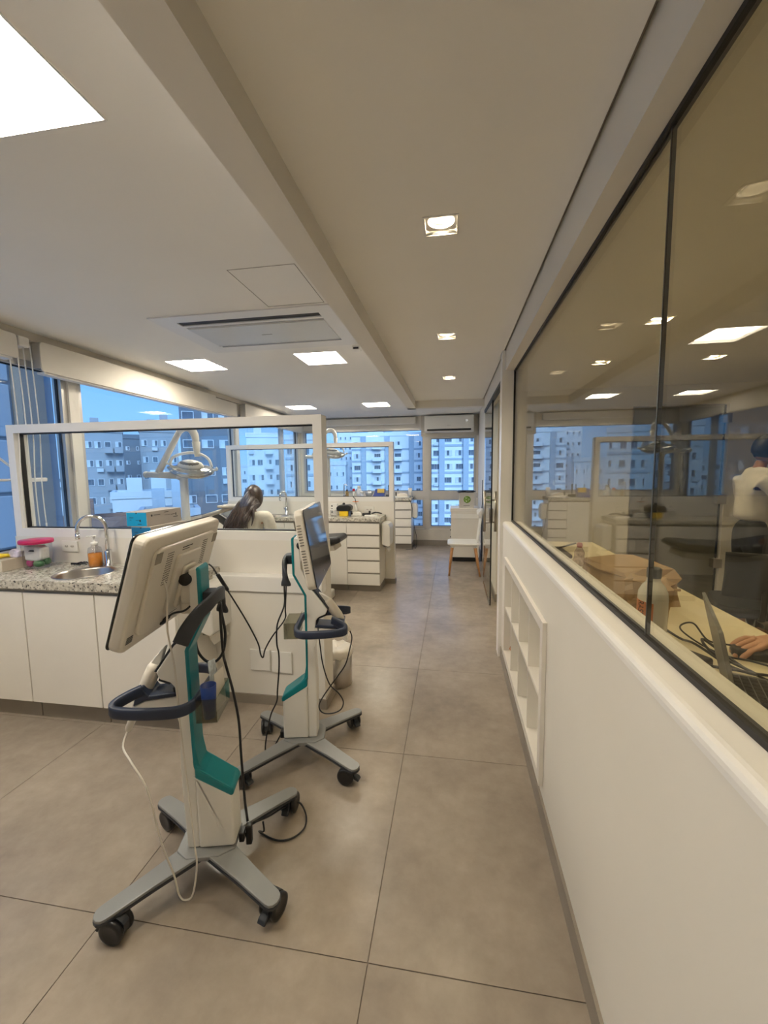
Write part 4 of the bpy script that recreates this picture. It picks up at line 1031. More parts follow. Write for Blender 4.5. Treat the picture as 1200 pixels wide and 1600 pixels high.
paper_bag('paper_bag', 'small folded brown paper bag right behind the white bottle', (.735, 1.70, ZBn), -14, .12, .12, .16, 5, .3)
t = thing('flat_pouch', 'flat black pouch with a pen near the far end of the bench', 'pouch', (.66, 2.93, ZBn))
obj('pouch', MB().prism(rounded_rect(.10, .16, .03), 0, .022, 'z', bev=.007), DARK, t)
pn = MB(); pn.tube([(.0, .0, .032), (.17, .10, .060)], .006, 8); pn.ball((.01, 0, .03), .012)
o = obj('pen', pn, BLACK); o.location = (.67, 2.92, ZBn); tag(o, 'black pen sticking out over the flat pouch', 'pen')
t = thing('toy_bottle', 'small clear spray bottle with a red top on the bench', 'bottle', (.745, 2.60, ZBn))
obj('body', MB().lathe([(.0, 0), (.034, 0), (.038, .012), (.030, .045), (.026, .055), (.030, .075), (.018, .10), (.012, .11)], 18), mat('pale_red_print', (.55, .46, .42), .25, var=.4, scale=45), t)
obj('top', MB().lathe([(.015, .108), (.017, .125), (.012, .135), (.0, .137)], 14), mat('red_brown_cap', (.40, .05, .03), .4), t)

# laptop facing the seated person
t = thing('laptop', 'open grey laptop on the bench, its lid leaning towards the glass', 'laptop', (.668, 1.092, ZBn), R(-23))
obj('base', MB().prism(rounded_rect(.115, .165, .012, cx=.115), .002, .016, 'z', bev=.003), mat('laptop_grey', (.26, .26, .25), .35, metal=.4), t)
kb = MB()
for i in range(5):
    for j in range(13):
        kb.box(.022 + i * .019, .038 + i * .019, -.150 + j * .0232, -.131 + j * .0232, .0162, .0178)
kk = obj('keys', kb, BLACK, t); kk['kind'] = 'stuff'
Ml = T(.004, 0, .014) @ RY(-13)
lidb = MB(); lidb.prism(rounded_rect(.165, .112, .010, cx=0, cy=.112), -.004, .004, 'x', bev=.0015, M=Ml); lid = obj('lid', lidb, mat('laptop_grey', (.26, .26, .25), .35, metal=.4), t)
obj('display', MB().box(.0042, .0048, -.158, .158, .008, .216, M=Ml), BLACKGLASS, lid)
t = thing('power_brick', 'black laptop power brick lying against the glass', 'charger', (.660, 1.320, ZBn), R(32))
obj('brick', MB().box(-.040, .040, -.080, .070, 0, .036, bev=.008, seg=3), BLACK, t)
cb = MB(); cb.tube([(.02, .07, .02), (.03, .13, .04), (.09, .14, .06), (.11, .06, .03), (.07, -.01, .045), (.06, -.12, .02), (.08, -.2, .03)], .004, 8, sub=6)
cb.tube([(.0, -.07, .02), (.03, -.14, .03), (.075, -.16, .02), (.05, -.07, .045), (.09, -.02, .06), (.085, -.13, .02), (.06, -.24, .01), (.03, -.2, .005)], .004, 8, sub=6)
cb.tube([(-.02, .075, .02), (-.06, .14, .05), (-.09, .20, .03)], .003, 8, sub=4)
obj('cord', cb, BLACK, t)
def sc_cable(name, label, pts, r): return cable(name, label, pts, r)
cable('mouse_cable', 'thin black cable looping over the bench behind the laptop', [(.90, 1.36, .915), (.86, 1.40, .925), (.80, 1.42, .93), (.76, 1.43, .98), (.745, 1.47, .96), (.76, 1.49, .93), (.79, 1.42, .91), (.82, 1.35, .91), (.86, 1.33, .91), (.92, 1.27, .91)], .0028)
t = thing('computer_mouse', 'black computer mouse under the hand on the bench', 'mouse', (.895, 1.375, ZBn), R(160))
obj('shell', MB().prism(rounded_rect(.052, .030, .024), 0, .030, 'z', bev=.010, seg=3), BLACK, t)

# ================================================================== PEOPLE
def person_body(): pass
def hand(J, B, key, wrist, fwd, palm_dn, side, s=1.0, curl=25):
    """palm and five fingers added to a skeleton; fwd = finger direction, palm_dn = palm normal, side = towards the thumb"""
    w_ = Vector(wrist); f = Vector(fwd).normalized(); d = Vector(palm_dn).normalized(); sd = Vector(side).normalized()
    def add(k, p, r): J[key + k] = (p.x, p.y, p.z, r, r)
    add('palm', w_ + f * .045 * s, .021 * s); B.append((key + 'w', key + 'palm'))
    for i, (off, ln) in enumerate(((.030, .072), (.011, .080), (-.009, .074), (-.028, .058))):
        b0 = w_ + f * .088 * s + sd * off * s
        add('k%d' % i, b0, .0105 * s); B.append((key + 'palm', key + 'k%d' % i))
        a = R(curl); p1 = b0 + (f * math.cos(a) + d * math.sin(a)) * ln * .45 * s
        a2 = R(curl * 2.1); p2 = p1 + (f * math.cos(a2) + d * math.sin(a2)) * ln * .32 * s
        a3 = R(curl * 2.9); p3 = p2 + (f * math.cos(a3) + d * math.sin(a3)) * ln * .23 * s
        for q, (p, r) in enumerate(((p1, .0092), (p2, .0084), (p3, .0070))):
            add('f%d%d' % (i, q), p, r * s); B.append((key + ('k%d' % i if q == 0 else 'f%d%d' % (i, q - 1)), key + 'f%d%d' % (i, q)))
    t0 = w_ + f * .028 * s + sd * .030 * s + d * .006 * s; add('t0', t0, .0125 * s); B.append((key + 'palm', key + 't0'))
    t1 = t0 + (f * .55 + sd * .6 + d * .25).normalized() * .034 * s; add('t1', t1, .0105 * s); B.append((key + 't0', key + 't1'))
    t2 = t1 + (f * .85 + sd * .2 + d * .3).normalized() * .028 * s; add('t2', t2, .0085 * s); B.append((key + 't1', key + 't2'))

def head_mesh(name, center, fwd, r, material, parent, face=True):
    """head with nose, mouth, ears and eyes; fwd = facing direction"""
    f = Vector(fwd).normalized(); upv = Vector((0, 0, 1)); upv = (upv - f * upv.dot(f)).normalized(); s_ = upv.cross(f)
    M = Matrix((f, s_, upv)).transposed().to_4x4(); M.translation = Vector(center)
    t = bmesh.new(); bmesh.ops.create_uvsphere(t, u_segments=28, v_segments=20, radius=1)
    for v in t.verts:
        x, y, z = v.co
        k = 1.0
        if z < 0: k = 1 - .30 * (-z) ** 1.4
        X = x * .095 * (1.0 if x > 0 else 1.05) * (k if x < 0 else (k + .06)); Y = y * .076 * k; Z = z * .118
        if x > .75: 
            X += .016 * math.exp(-((z + .12) / .16) ** 2 - (y / .16) ** 2)          # nose
            X += .006 * math.exp(-((z + .45) / .08) ** 2 - (y / .3) ** 2)            # lips
            X -= .007 * (math.exp(-((z - .08) / .12) ** 2 - ((abs(y) - .38) / .16) ** 2))   # eye sockets
            X += .006 * math.exp(-((z + .85) / .2) ** 2 - (y / .3) ** 2)
        v.co = Vector((X, Y, Z)) * (r / .118)
    mb = MB(); mb._join(t, 0, M, True)
    for q in (-1, 1):
        mb.ball((0, 0, 0), .024 * r / .118, 10, M=M @ T(-.005, q * .078 * r / .118, -.005) @ RZ(q * 15), sc=(.75, .28, 1.25))
    o = obj(name, mb, material, parent)
    if face:
        eb = MB()
        for q in (-1, 1): eb.ball((.081, q * .030, .010), .0115, 10, M=M @ Matrix.Scale(r / .118, 4))
        obj('eyes', eb, mat('eye_white', (.7, .68, .64), .2), o)
        pb_ = MB()
        for q in (-1, 1): pb_.ball((.0905, q * .030, .010), .005, 8, M=M @ Matrix.Scale(r / .118, 4))
        obj('pupils', pb_, HAIRK, o)
        mb_ = MB(); mb_.ball((.088, 0, -.053), .016, 10, M=M @ Matrix.Scale(r / .118, 4), sc=(.35, 1.25, .28)); obj('lips', mb_, mat('lips', (.42, .14, .11), .4), o)
    return o, M

# woman seated with her back to the camera ---------------------------------
W = thing('person', 'woman with long dark brown hair and a cream sweater, sitting with her back turned', 'person', (-1.80, 3.40, 0))
W.scale = (.95, .96, .965)
def off(j, dx=0, dy=0, dz=0): return j
J = {'pel': (0, -.01, .64, .155, .12), 'wst': (-.01, .02, .80, .145, .125), 'chs': (-.01, .05, .97, .165, .135), 'uch': (-.005, .09, 1.09, .14, .095), 'nck': (-.012, .14, 1.165, .055, .055), 'hd0': (-.02, .17, 1.21, .06, .06),
     'shl': (-.185, .09, 1.105, .066, .066), 'ell': (-.235, .16, .86, .052, .052), 'wrl': (-.18, .46, .90, .030, .030),
     'shr': (.185, .08, 1.125, .066, .066), 'elr': (.220, .12, .87, .054, .054), 'wrr': (.12, .45, .90, .030, .030),
     'hpl': (-.10, .03, .62, .095, .095), 'knl': (-.17, .42, .57, .064, .064), 'anl': (-.17, .44, .10, .042, .042), 'tol': (-.18, .58, .045, .035, .035),
     'hpr': (.10, .03, .62, .095, .095), 'knr': (.15, .42, .57, .064, .064), 'anr': (.15, .44, .10, .042, .042), 'tor': (.16, .58, .045, .035, .035)}
Bn = [('pel', 'wst'), ('wst', 'chs'), ('chs', 'uch'), ('uch', 'nck'), ('nck', 'hd0'), ('uch', 'shl'), ('shl', 'ell'), ('ell', 'wrl'), ('uch', 'shr'), ('shr', 'elr'), ('elr', 'wrr'),
      ('pel', 'hpl'), ('hpl', 'knl'), ('knl', 'anl'), ('anl', 'tol'), ('pel', 'hpr'), ('hpr', 'knr'), ('knr', 'anr'), ('anr', 'tor')]
COVER = ('pel', 'wst', 'chs', 'uch', 'shl', 'shr', 'ell', 'elr', 'hpl', 'hpr', 'knl', 'knr')
def shrink(J, k, body=False):
    out = {}
    for a, j in J.items():
        q = .58 if body and a in COVER else k
        dz = -.03 if body and a in ('uch', 'shl', 'shr') else 0
        out[a] = (j[0], j[1], j[2] + dz, j[3] * q, (j[4] if len(j) > 4 else j[3]) * q)
    return out
Jb = shrink(J, .86, True); Bb = list(Bn)
for sd_, wk in (('l', 'wrl'), ('r', 'wrr')):
    Jb[sd_ + 'w'] = (J[wk][0], J[wk][1], J[wk][2], .026, .026); Bb.append((wk, sd_ + 'w')) if False else None
    del Jb[sd_ + 'w']
    Jb[sd_ + 'w'] = (J[wk][0] * .98, J[wk][1] + .02, J[wk][2], .026, .026); Bb.append((wk, sd_ + 'w'))
    hand(Jb, Bb, sd_, Jb[sd_ + 'w'][:3], (0, 1, -.1), (0, 0, -1), (1 if sd_ == 'l' else -1, 0, 0), .9, 30)
skin('body', Jb, Bb, SKIN, W, 'pel')
Js = {k: J[k] for k in ('pel', 'wst', 'chs', 'uch', 'shl', 'ell', 'wrl', 'shr', 'elr', 'wrr')}
Js['nk2'] = (-.01, .125, 1.145, .070, .06)
SWEAT = mat('cream_knit', (.70, .655, .56), .9, var=.06, scale=40, bump=.25)
skin('sweater', Js, Bn[:3] + [('uch', 'nk2')] + Bn[5:11], SWEAT, W, 'pel')
Jt = {k: J[k] for k in ('pel', 'hpl', 'knl', 'anl', 'hpr', 'knr', 'anr')}
skin('trousers', shrink(Jt, 1.04), [('pel', 'hpl'), ('hpl', 'knl'), ('knl', 'anl'), ('pel', 'hpr'), ('hpr', 'knr'), ('knr', 'anr')], mat('white_trousers', (.62, .60, .56), .8), W, 'pel')
shb = MB()
for q in ('tol', 'tor'): shb.ball((J[q][0], J[q][1] - .05, .045), .05, sc=(.9, 2.2, .9))
obj('shoes', shb, WHITEP, W)
hd, HM = head_mesh('head', (-.01, .205, 1.272), (-.12, .93, -.38), .112, SKIN, W)
hb = MB(); t_ = bmesh.new(); bmesh.ops.create_uvsphere(t_, u_segments=28, v_segments=20, radius=1)
for v in t_.verts:
    x, y, z = v.co
    v.co = Vector((x * .104 - .014, y * .090, z * .122 + .010))
    if x > .55 and z < .55: v.co.x -= .05 * (x - .3)
hb._join(t_, 0, HM, True)
rnd = random.Random(11)
for k in range(150):
    a = rnd.uniform(-1.2, 1.2); u_ = rnd.random()
    st = Vector((-.01 + .082 * math.sin(a), .19 - .060 * math.cos(a) - .02, 1.30 - .10 * abs(math.sin(a)) + rnd.uniform(-.02, .05)))
    ex = -.045 + .125 * math.sin(a) * rnd.uniform(.5, 1.15) + rnd.uniform(-.05, .045)
    ez = 1.02 + .55 * max(0, ex + .02) - .25 * max(0, -ex - .08) + rnd.uniform(-.05, .03)
    ey = -.085 + .9 * max(0, abs(ex + .02) - .10) + rnd.uniform(-.02, .0)
    mid = Vector((st.x * .55 + ex * .45 + rnd.uniform(-.012, .012), ey * .45 + .035 + rnd.uniform(-.012, .004), 1.165 + rnd.uniform(-.02, .02)))
    end = Vector((ex + rnd.uniform(-.03, .02), ey - .006, ez))
    hb.tube([st, (st + mid) / 2 + Vector((rnd.uniform(-.010, .010), -.020, .01)), mid, (mid + end) / 2 + Vector((rnd.uniform(-.018, .018), -.014, 0)), end], [.014, .017, .016, .011, .003], 6, sub=3)
obj('hair', hb, HAIRB, W)
t = thing('stool', 'low round work stool under the seated woman', 'stool', (-1.80, 3.40, 0))
obj('seat', MB().lathe([(.0, .45), (.16, .45), (.17, .468), (.165, .485), (.0, .49)], 28), DARK, t)
obj('post', MB().lathe([(.028, .06), (.028, .45)], 16), CHROME, t)
for k in range(5):
    a = R(72 * k); obj('leg', MB().tube([(0, 0, .075), (.22 * math.cos(a), .22 * math.sin(a), .05)], .014, 8), DARK, t)
    obj('caster', MB().ball((.22 * math.cos(a), .22 * math.sin(a), .025), .025, 10), BLACK, t)

# man standing in the office, facing right -----------------------------------
Mn = thing('person', 'dark haired man in a white shirt and charcoal trousers standing behind the bench', 'person', (2.53, 4.0, 0))
J = {'pel': (-.02, 0, .97, .125, .140), 'wst': (.0, 0, 1.08, .11, .145), 'chs': (.0, 0, 1.25, .125, .165), 'uch': (-.01, 0, 1.38, .10, .14), 'nck': (.02, 0, 1.475, .052, .052), 'hd0': (.04, 0, 1.53, .055, .055),
     'shr': (-.01, -.185, 1.385, .068, .068), 'elr': (.06, -.23, 1.12, .050, .050), 'wrr': (.24, -.15, 1.28, .034, .034),
     'shl': (-.01, .185, 1.385, .068, .068), 'ell': (.06, .24, 1.12, .050, .050), 'wrl': (.26, .17, 1.14, .034, .034),
     'hpr': (-.02, -.082, .80, .098, .098), 'knr': (.03, -.11, .49, .068, .068), 'anr': (-.02, -.11, .10, .045, .045), 'tor': (.13, -.12, .04, .038, .038),
     'hpl': (-.02, .082, .80, .098, .098), 'knl': (.05, .11, .49, .068, .068), 'anl': (.03, .11, .10, .045, .045), 'tol': (.18, .12, .04, .038, .038)}
Bn = [('pel', 'wst'), ('wst', 'chs'), ('chs', 'uch'), ('uch', 'nck'), ('nck', 'hd0'), ('uch', 'shl'), ('shl', 'ell'), ('ell', 'wrl'), ('uch', 'shr'), ('shr', 'elr'), ('elr', 'wrr'),
      ('pel', 'hpl'), ('hpl', 'knl'), ('knl', 'anl'), ('anl', 'tol'), ('pel', 'hpr'), ('hpr', 'knr'), ('knr', 'anr'), ('anr', 'tor')]
Jb = shrink(J, .86, True); Bb = list(Bn)
Jb['rw'] = (.265, -.13, 1.30, .027, .027); Bb.append(('wrr', 'rw')); hand(Jb, Bb, 'r', (.265, -.13, 1.30), (.8, .2, .5), (.2, .9, 0), (-.3, 0, .9), 1, 30)
Jb['lw'] = (.285, .165, 1.145, .027, .027); Bb.append(('wrl', 'lw')); hand(Jb, Bb, 'l', (.285, .165, 1.145), (1, -.1, .1), (0, -.8, -.3), (0, 0, 1), 1, 30)
skin('body', Jb, Bb, SKIND, Mn, 'pel')
Js = {k: J[k] for k in ('wst', 'chs', 'uch', 'shl', 'ell', 'wrl', 'shr', 'elr', 'wrr')}; Js['nk2'] = (.015, 0, 1.475, .064, .062); Js['hem'] = (-.012, 0, .990, .116, .140)
skin('shirt', shrink(Js, 1.06), [('hem', 'wst'), ('wst', 'chs'), ('chs', 'uch'), ('uch', 'nk2')] + Bn[5:11], mat('white_shirt', (.74, .70, .62), .8, var=.05, scale=14, bump=.35), Mn, 'hem')
skin('trousers', shrink({**{k: J[k] for k in ('pel', 'hpl', 'knl', 'anl', 'hpr', 'knr', 'anr')}, 'tw': (-.005, 0, 1.08, .108, .130)}, 1.05), [('tw', 'pel'), ('pel', 'hpl'), ('hpl', 'knl'), ('knl', 'anl'), ('pel', 'hpr'), ('hpr', 'knr'), ('knr', 'anr')], mat('charcoal_trousers', (.020, .022, .024), .8, bump=.1), Mn, 'pel')
shb = MB()
for q in ('tol', 'tor'): shb.ball((J[q][0] - .06, J[q][1], .042), .045, sc=(2.5, .95, .93))
obj('shoes', shb, BLACK, Mn)
hd, HM = head_mesh('head', (.065, 0, 1.60), (.98, .1, -.12), .118, SKIND, Mn)
hb = MB(); t_ = bmesh.new(); bmesh.ops.create_uvsphere(t_, u_segments=28, v_segments=20, radius=1)
for v in t_.verts:
    x, y, z = v.co
    v.co = Vector((x * .104 - .012, y * .086, z * .118 + .016))
    if x > .1 and z < .45: v.co.x = min(v.co.x, .02 - .02 * (x)); v.co.z = max(v.co.z, -.02)
    if z < -.45: v.co.x *= .85; v.co.z = -.06 - .3 * (-.06 - v.co.z) if v.co.z < -.06 else v.co.z
hb._join(t_, 0, HM, True); obj('hair', hb, HAIRK, Mn)
t = thing('office_chair', 'black office chair with a curved back beside the standing man', 'chair', (2.12, 3.30, 0), R(70))
b = MB(); b.prism(rounded_rect(.24, .23, .08), .44, .51, 'z', bev=.02, seg=3); obj('seat', b, BLACK, t)
b = MB(); b.tube([(-.24, 0, .60), (-.285, 0, .74), (-.29, 0, .90)], 0, 14, rx=.22, ry=.03, upv=(1, 0, 0), sub=4); obj('backrest', b, mat('black_mesh_fabric', (.02, .021, .023), .8, bump=.2), t)
obj('back_bracket', MB().tube([(-.10, 0, .44), (-.27, 0, .46), (-.285, 0, .66)], .018, 10, sub=3), BLACK, t)
obj('post', MB().lathe([(.028, .08), (.028, .44)], 14), CHROME, t)
for k in range(5):
    a = R(72 * k + 20); obj('leg', MB().tube([(0, 0, .10), (.27 * math.cos(a), .27 * math.sin(a), .062)], [.022, .015], 8), BLACK, t)
    obj('caster', MB().ball((.27 * math.cos(a), .27 * math.sin(a), .028), .028, 10), BLACK, t)

# person seated at the bench, only the hand reaching into view ------------------
P3 = thing('person', 'seated person out of frame whose hand rests on the computer mouse', 'person', (1.405, 1.275, 0))
J = {'pel': (.02, 0, .70, .12, .15), 'wst': (.0, 0, .86, .10, .135), 'chs': (-.02, 0, 1.04, .115, .155), 'uch': (-.04, 0, 1.17, .095, .13), 'nck': (-.05, 0, 1.26, .05, .05), 'hd0': (-.06, 0, 1.32, .05, .05),
     'shr': (-.04, .18, 1.16, .06, .06), 'elr': (-.18, .24, .975, .044, .044), 'wrr': (-.385, .155, .945, .027, .027),
     'shl': (-.04, -.18, 1.16, .06, .06), 'ell': (-.16, -.24, .97, .044, .044), 'wrl': (-.37, -.20, .945, .027, .027),
     'hpr': (0, .10, .68, .09, .09), 'knr': (-.30, .12, .66, .062, .062), 'anr': (-.20, .12, .22, .042, .042), 'tor': (-.30, .12, .17, .035, .035),
     'hpl': (0, -.10, .68, .09, .09), 'knl': (-.30, -.12, .66, .062, .062), 'anl': (-.20, -.12, .22, .042, .042), 'tol': (-.30, -.12, .17, .035, .035)}
Jb = shrink(J, .9, True); Bb = list(Bn); Jb['wrr'] = (*J['wrr'][:3], .025, .025); Jb['wrl'] = (*J['wrl'][:3], .025, .025)
Jb['rw'] = (-.41, .142, .944, .025, .025); Bb.append(('wrr', 'rw')); hand(Jb, Bb, 'r', (-.41, .142, .944), (-1, -.25, -.05), (0, 0, -1), (.1, -1, -.1), 1, 14)
Jb['lw'] = (-.395, -.20, .935, .025, .025); Bb.append(('wrl', 'lw')); hand(Jb, Bb, 'l', (-.395, -.20, .935), (-1, .1, 0), (0, 0, -1), (0, 1, 0), 1, 14)
skin('body', Jb, Bb, SKIN, P3, 'pel')
skin('shirt', {**{k: J[k] for k in ('pel', 'wst', 'chs', 'uch', 'shl', 'ell', 'shr', 'elr')}, 'nk2': (-.045, 0, 1.235, .06, .06)}, Bn[:3] + [('uch', 'nk2'), ('uch', 'shl'), ('shl', 'ell'), ('uch', 'shr'), ('shr', 'elr')], mat('white_tunic', (.70, .68, .64), .8), P3, 'pel')
skin('trousers', shrink({k: J[k] for k in ('pel', 'hpl', 'knl', 'anl', 'hpr', 'knr', 'anr')}, 1.03), [('pel', 'hpl'), ('hpl', 'knl'), ('knl', 'anl'), ('pel', 'hpr'), ('hpr', 'knr'), ('knr', 'anr')], MATS['charcoal_trousers'], P3, 'pel')
hd, HM = head_mesh('head', (-.085, 0, 1.40), (-.95, 0, -.3), .113, SKIN, P3)
hb = MB(); hb.ball((-.02, 0, .022), .108, 20, M=HM, sc=(1.0, .86, 1.06)); obj('hair', hb, HAIRB, P3)
t = thing('bar_stool', 'tall stool under the person seated at the bench', 'stool', (1.43, 1.275, 0))
obj('seat', MB().lathe([(.0, .55), (.16, .55), (.17, .57), (.16, .585), (.0, .59)], 24), DARK, t)
obj('post', MB().lathe([(.03, .03), (.03, .55)], 14), CHROME, t); obj('base', MB().lathe([(.2, 0), (.2, .012), (.03, .03), (0, .03)], 28), CHROME, t)
obj('foot_ring', MB().tube([(.19 * math.cos(R(a)) , .19 * math.sin(R(a)), .155) for a in range(0, 360, 20)], .011, 8, closed=True), CHROME, t)

# ================================================================== DENTAL LAMPS AND CHAIR
DW = mat('dental_white', (.70, .69, .64), .3, var=.01)
def dental_lamp(label, loc, rz, h, head, reach):
    t = thing('dental_lamp', label, 'dental lamp', loc, R(rz), group='white dental operating lamps')
    obj('base', MB().lathe([(.20, 0), (.20, .02), (.06, .05), (.05, .06)], 28), DW, t)
    b = MB(); b.tube([(0, 0, .05), (0, 0, h - .06), (-.012, 0, h - .02), (-.05, 0, h)], .034, 16, sub=3); obj('pole', b, DW, t)
    b = MB(); b.tube([(-.05, 0, h), (-reach, 0, h + .012)], [.030, .026], 16); b.ball((-reach, 0, h + .012), .029); obj('lower_arm', b, DW, t)
    b = MB(); x0, x1 = head
    b.tube([(-reach + .12, 0, h + .03), (-.01, 0, h + .385)], [.028, .024], 14)
    b.tube([(-.02, 0, h + .375), (.03, 0, h + .405), (.085, 0, h + .40), (.125, 0, h + .345), (.135, 0, h + .28)], [.026, .030, .033, .032, .026], 14, sub=4)
    b.tube([(.135, 0, h + .285), (.14, 0, h + .16)], [.034, .022], 14)
    obj('upper_arm', b, DW, t)
    cx, cz = .075, h + .07
    b = MB(); b.tube([(cx - .20, 0, cz + .02), (cx - .17, 0, cz + .085), (cx - .06, 0, cz + .12), (cx + .06, 0, cz + .12), (cx + .16, 0, cz + .075), (cx + .195, 0, cz)], .012, 10, sub=4); yk = obj('yoke', b, DW, t)
    Mh = T(cx, 0, cz) @ RY(8) @ RX(18)
    b = MB(); b.lathe([(.0, .060), (.06, .056), (.10, .040), (.118, .018), (.115, .006), (.0, .006)], 28, M=Mh, sy=.62); hd_ = obj('head', b, DW, t)
    b = MB(); b.lathe([(.120, .010), (.175, .002), (.212, -.010), (.195, -.040), (.14, -.070), (.05, -.084), (.0, -.086)], 32, M=Mh, sy=.62, cap=False); obj('reflector', b, mat('lamp_mirror', (.62, .63, .62), .12, metal=.9, var=.1, scale=20), hd_)
    b = MB(); b.tube([(.06, 0, -.02), (.10, .0, -.06)], .004, 6, M=Mh)
    for q in (-1, 1): b.tube([(q * .205, 0, 0), (q * .245, 0, .012), (q * .235, 0, .03)], .010, 8, M=Mh, sub=3)
    obj('grip', b, DW, hd_)
    b = MB(); b.lathe([(.05, .035), (.10, .030), (.085, .052), (.05, .058)], 20, M=Mh @ T(0, -.012, -.003), sy=.55, cap=False); obj('inset', b, mat('grey_inset', (.14, .135, .12), .4), hd_)
    return t
dental_lamp('dental lamp on a white pole seen through the nearest partition', (-2.30, 3.30, 0), 0, 1.45, (0, 0), .36)
dental_lamp('farther dental lamp on a bent white pole beyond the middle partition', (-1.90, 6.25, 0), -6, 1.68, (0, 0), .36)
t = thing('dental_chair', 'black dental chair with a beige frame behind the seated woman', 'dental chair', (-1.70, 4.40, 0))
b = MB(); b.prism([(-.95, .98), (-.60, .74), (-.05, .64), (.50, .70), (.535, .735), (.50, .775), (-.02, .74), (-.55, .84), (-.90, 1.06)], -.17, .17, 'y', bev=.025, seg=3); obj('upholstery', b, BLACK, t)
b = MB(); b.prism([(-.5, .66), (.0, .58), (.46, .62), (.44, .68), (.0, .638), (-.5, .72)], -.14, .14, 'y', bev=.01); obj('frame', b, mat('beige_frame', (.58, .52, .42), .4), t)
b = MB(); b.box(-.2, .2, -.14, .14, .10, .62, bev=.03); b.box(-.42, .34, -.24, .24, 0, .10, bev=.02); obj('pedestal', b, DW, t)
b = MB(); b.tube([(-.95, -.3, 1.0), (-.60, -.32, 1.10)], 0, 10, rx=.03, ry=.022); b.tube([(-.95, -.3, .2), (-.95, -.3, 1.0)], .03, 12); b.box(-.72, -.42, -.42, -.2, 1.10, 1.13, bev=.01); b.box(-1.05, -.85, -.42, -.20, .0, .24, bev=.02); obj('instrument_arm', b, mat('beige_frame', (.58, .52, .42), .4), t)

# papers and blue cup in the nearer cart bin
def at_cart(c, o):
    o.location = c.location; o.rotation_euler = c.rotation_euler; return o
b = MB(); b.prism([(-.045, .64), (.03, .635), (.06, .82), (-.01, .80)], -.0, .002, 'y', M=T(-.045, .005, .012) @ RZ(90)); tag(at_cart(cart1, obj('leaflet', b, mat('leaflet_print', (.62, .68, .72), .6, var=.35, scale=50))), 'white and pale blue leaflet standing in the nearer cart bin', 'leaflet')
b = MB(); b.prism([(-.055, .63), (.02, .63), (.02, .765), (-.045, .765)], 0, .002, 'y', M=T(-.064, .038, .016) @ RZ(80)); tag(at_cart(cart1, obj('leaflet', b, mat('cream_paper', (.74, .70, .62), .7))), 'cream folded paper standing in the nearer cart bin', 'leaflet')
b = MB(); b.lathe([(.0, .628), (.020, .628), (.026, .742), (.024, .742), (.018, .632), (0, .632)], 20, M=T(-.050, .085, .018)); tag(at_cart(cart1, obj('blue_cup', b, mat('blue_plastic', (.01, .045, .25), .35))), 'small blue cup in the nearer cart bin beside the papers', 'cup')

# ================================================================== CITY OUTSIDE
def facade_mat(name, col): return mat(name, col, .85, var=.05, scale=.35)
F_WHITE = facade_mat('white_render', (.66, .68, .70)); F_PALE = facade_mat('pale_grey_render', (.52, .55, .58)); F_GREY = facade_mat('grey_render', (.30, .31, .33)); F_DARK = facade_mat('slate_cladding', (.135, .15, .175))
F_BAND = facade_mat('blue_grey_band', (.33, .39, .45)); F_ROOF = facade_mat('roof_felt', (.33, .33, .34)); F_RED = facade_mat('clay_roof', (.32, .17, .12)); F_BROWN = facade_mat('brown_tiles', (.19, .145, .115))
WINF = mat('far_window_frame', (.60, .62, .64), .5, var=0); WING = mat('far_window_glass', (.10, .125, .16), .15, var=.35, scale=.6); WINC = mat('far_window_curtain', (.52, .56, .60), .6, var=.15, scale=.8)
WMESH = {}
def win_mesh(w_, h_, kind):
    k = (round(w_, 2), round(h_, 2), kind)
    if k in WMESH: return WMESH[k]
    mb = MB(); f = .07
    mb.frame(-w_ / 2, w_ / 2, -h_ / 2, h_ / 2, f, -.10, .02, axis='y', mi=0)
    n = 2 if w_ < 1.7 else 3
    for q in range(n):
        a = -w_ / 2 + f + (w_ - 2 * f) * q / n; b_ = -w_ / 2 + f + (w_ - 2 * f) * (q + 1) / n
        mb.box(a + .02, b_ - .02, -.06, .0, -h_ / 2 + f, h_ / 2 - f, mi=2 if kind == 1 and q != 1 else 1)
    me = bpy.data.meshes.new('window'); mb.bm.to_mesh(me); mb.bm.free()
    for x in (WINF, WING, WINC): me.materials.append(x)
    WMESH[k] = me
    return me
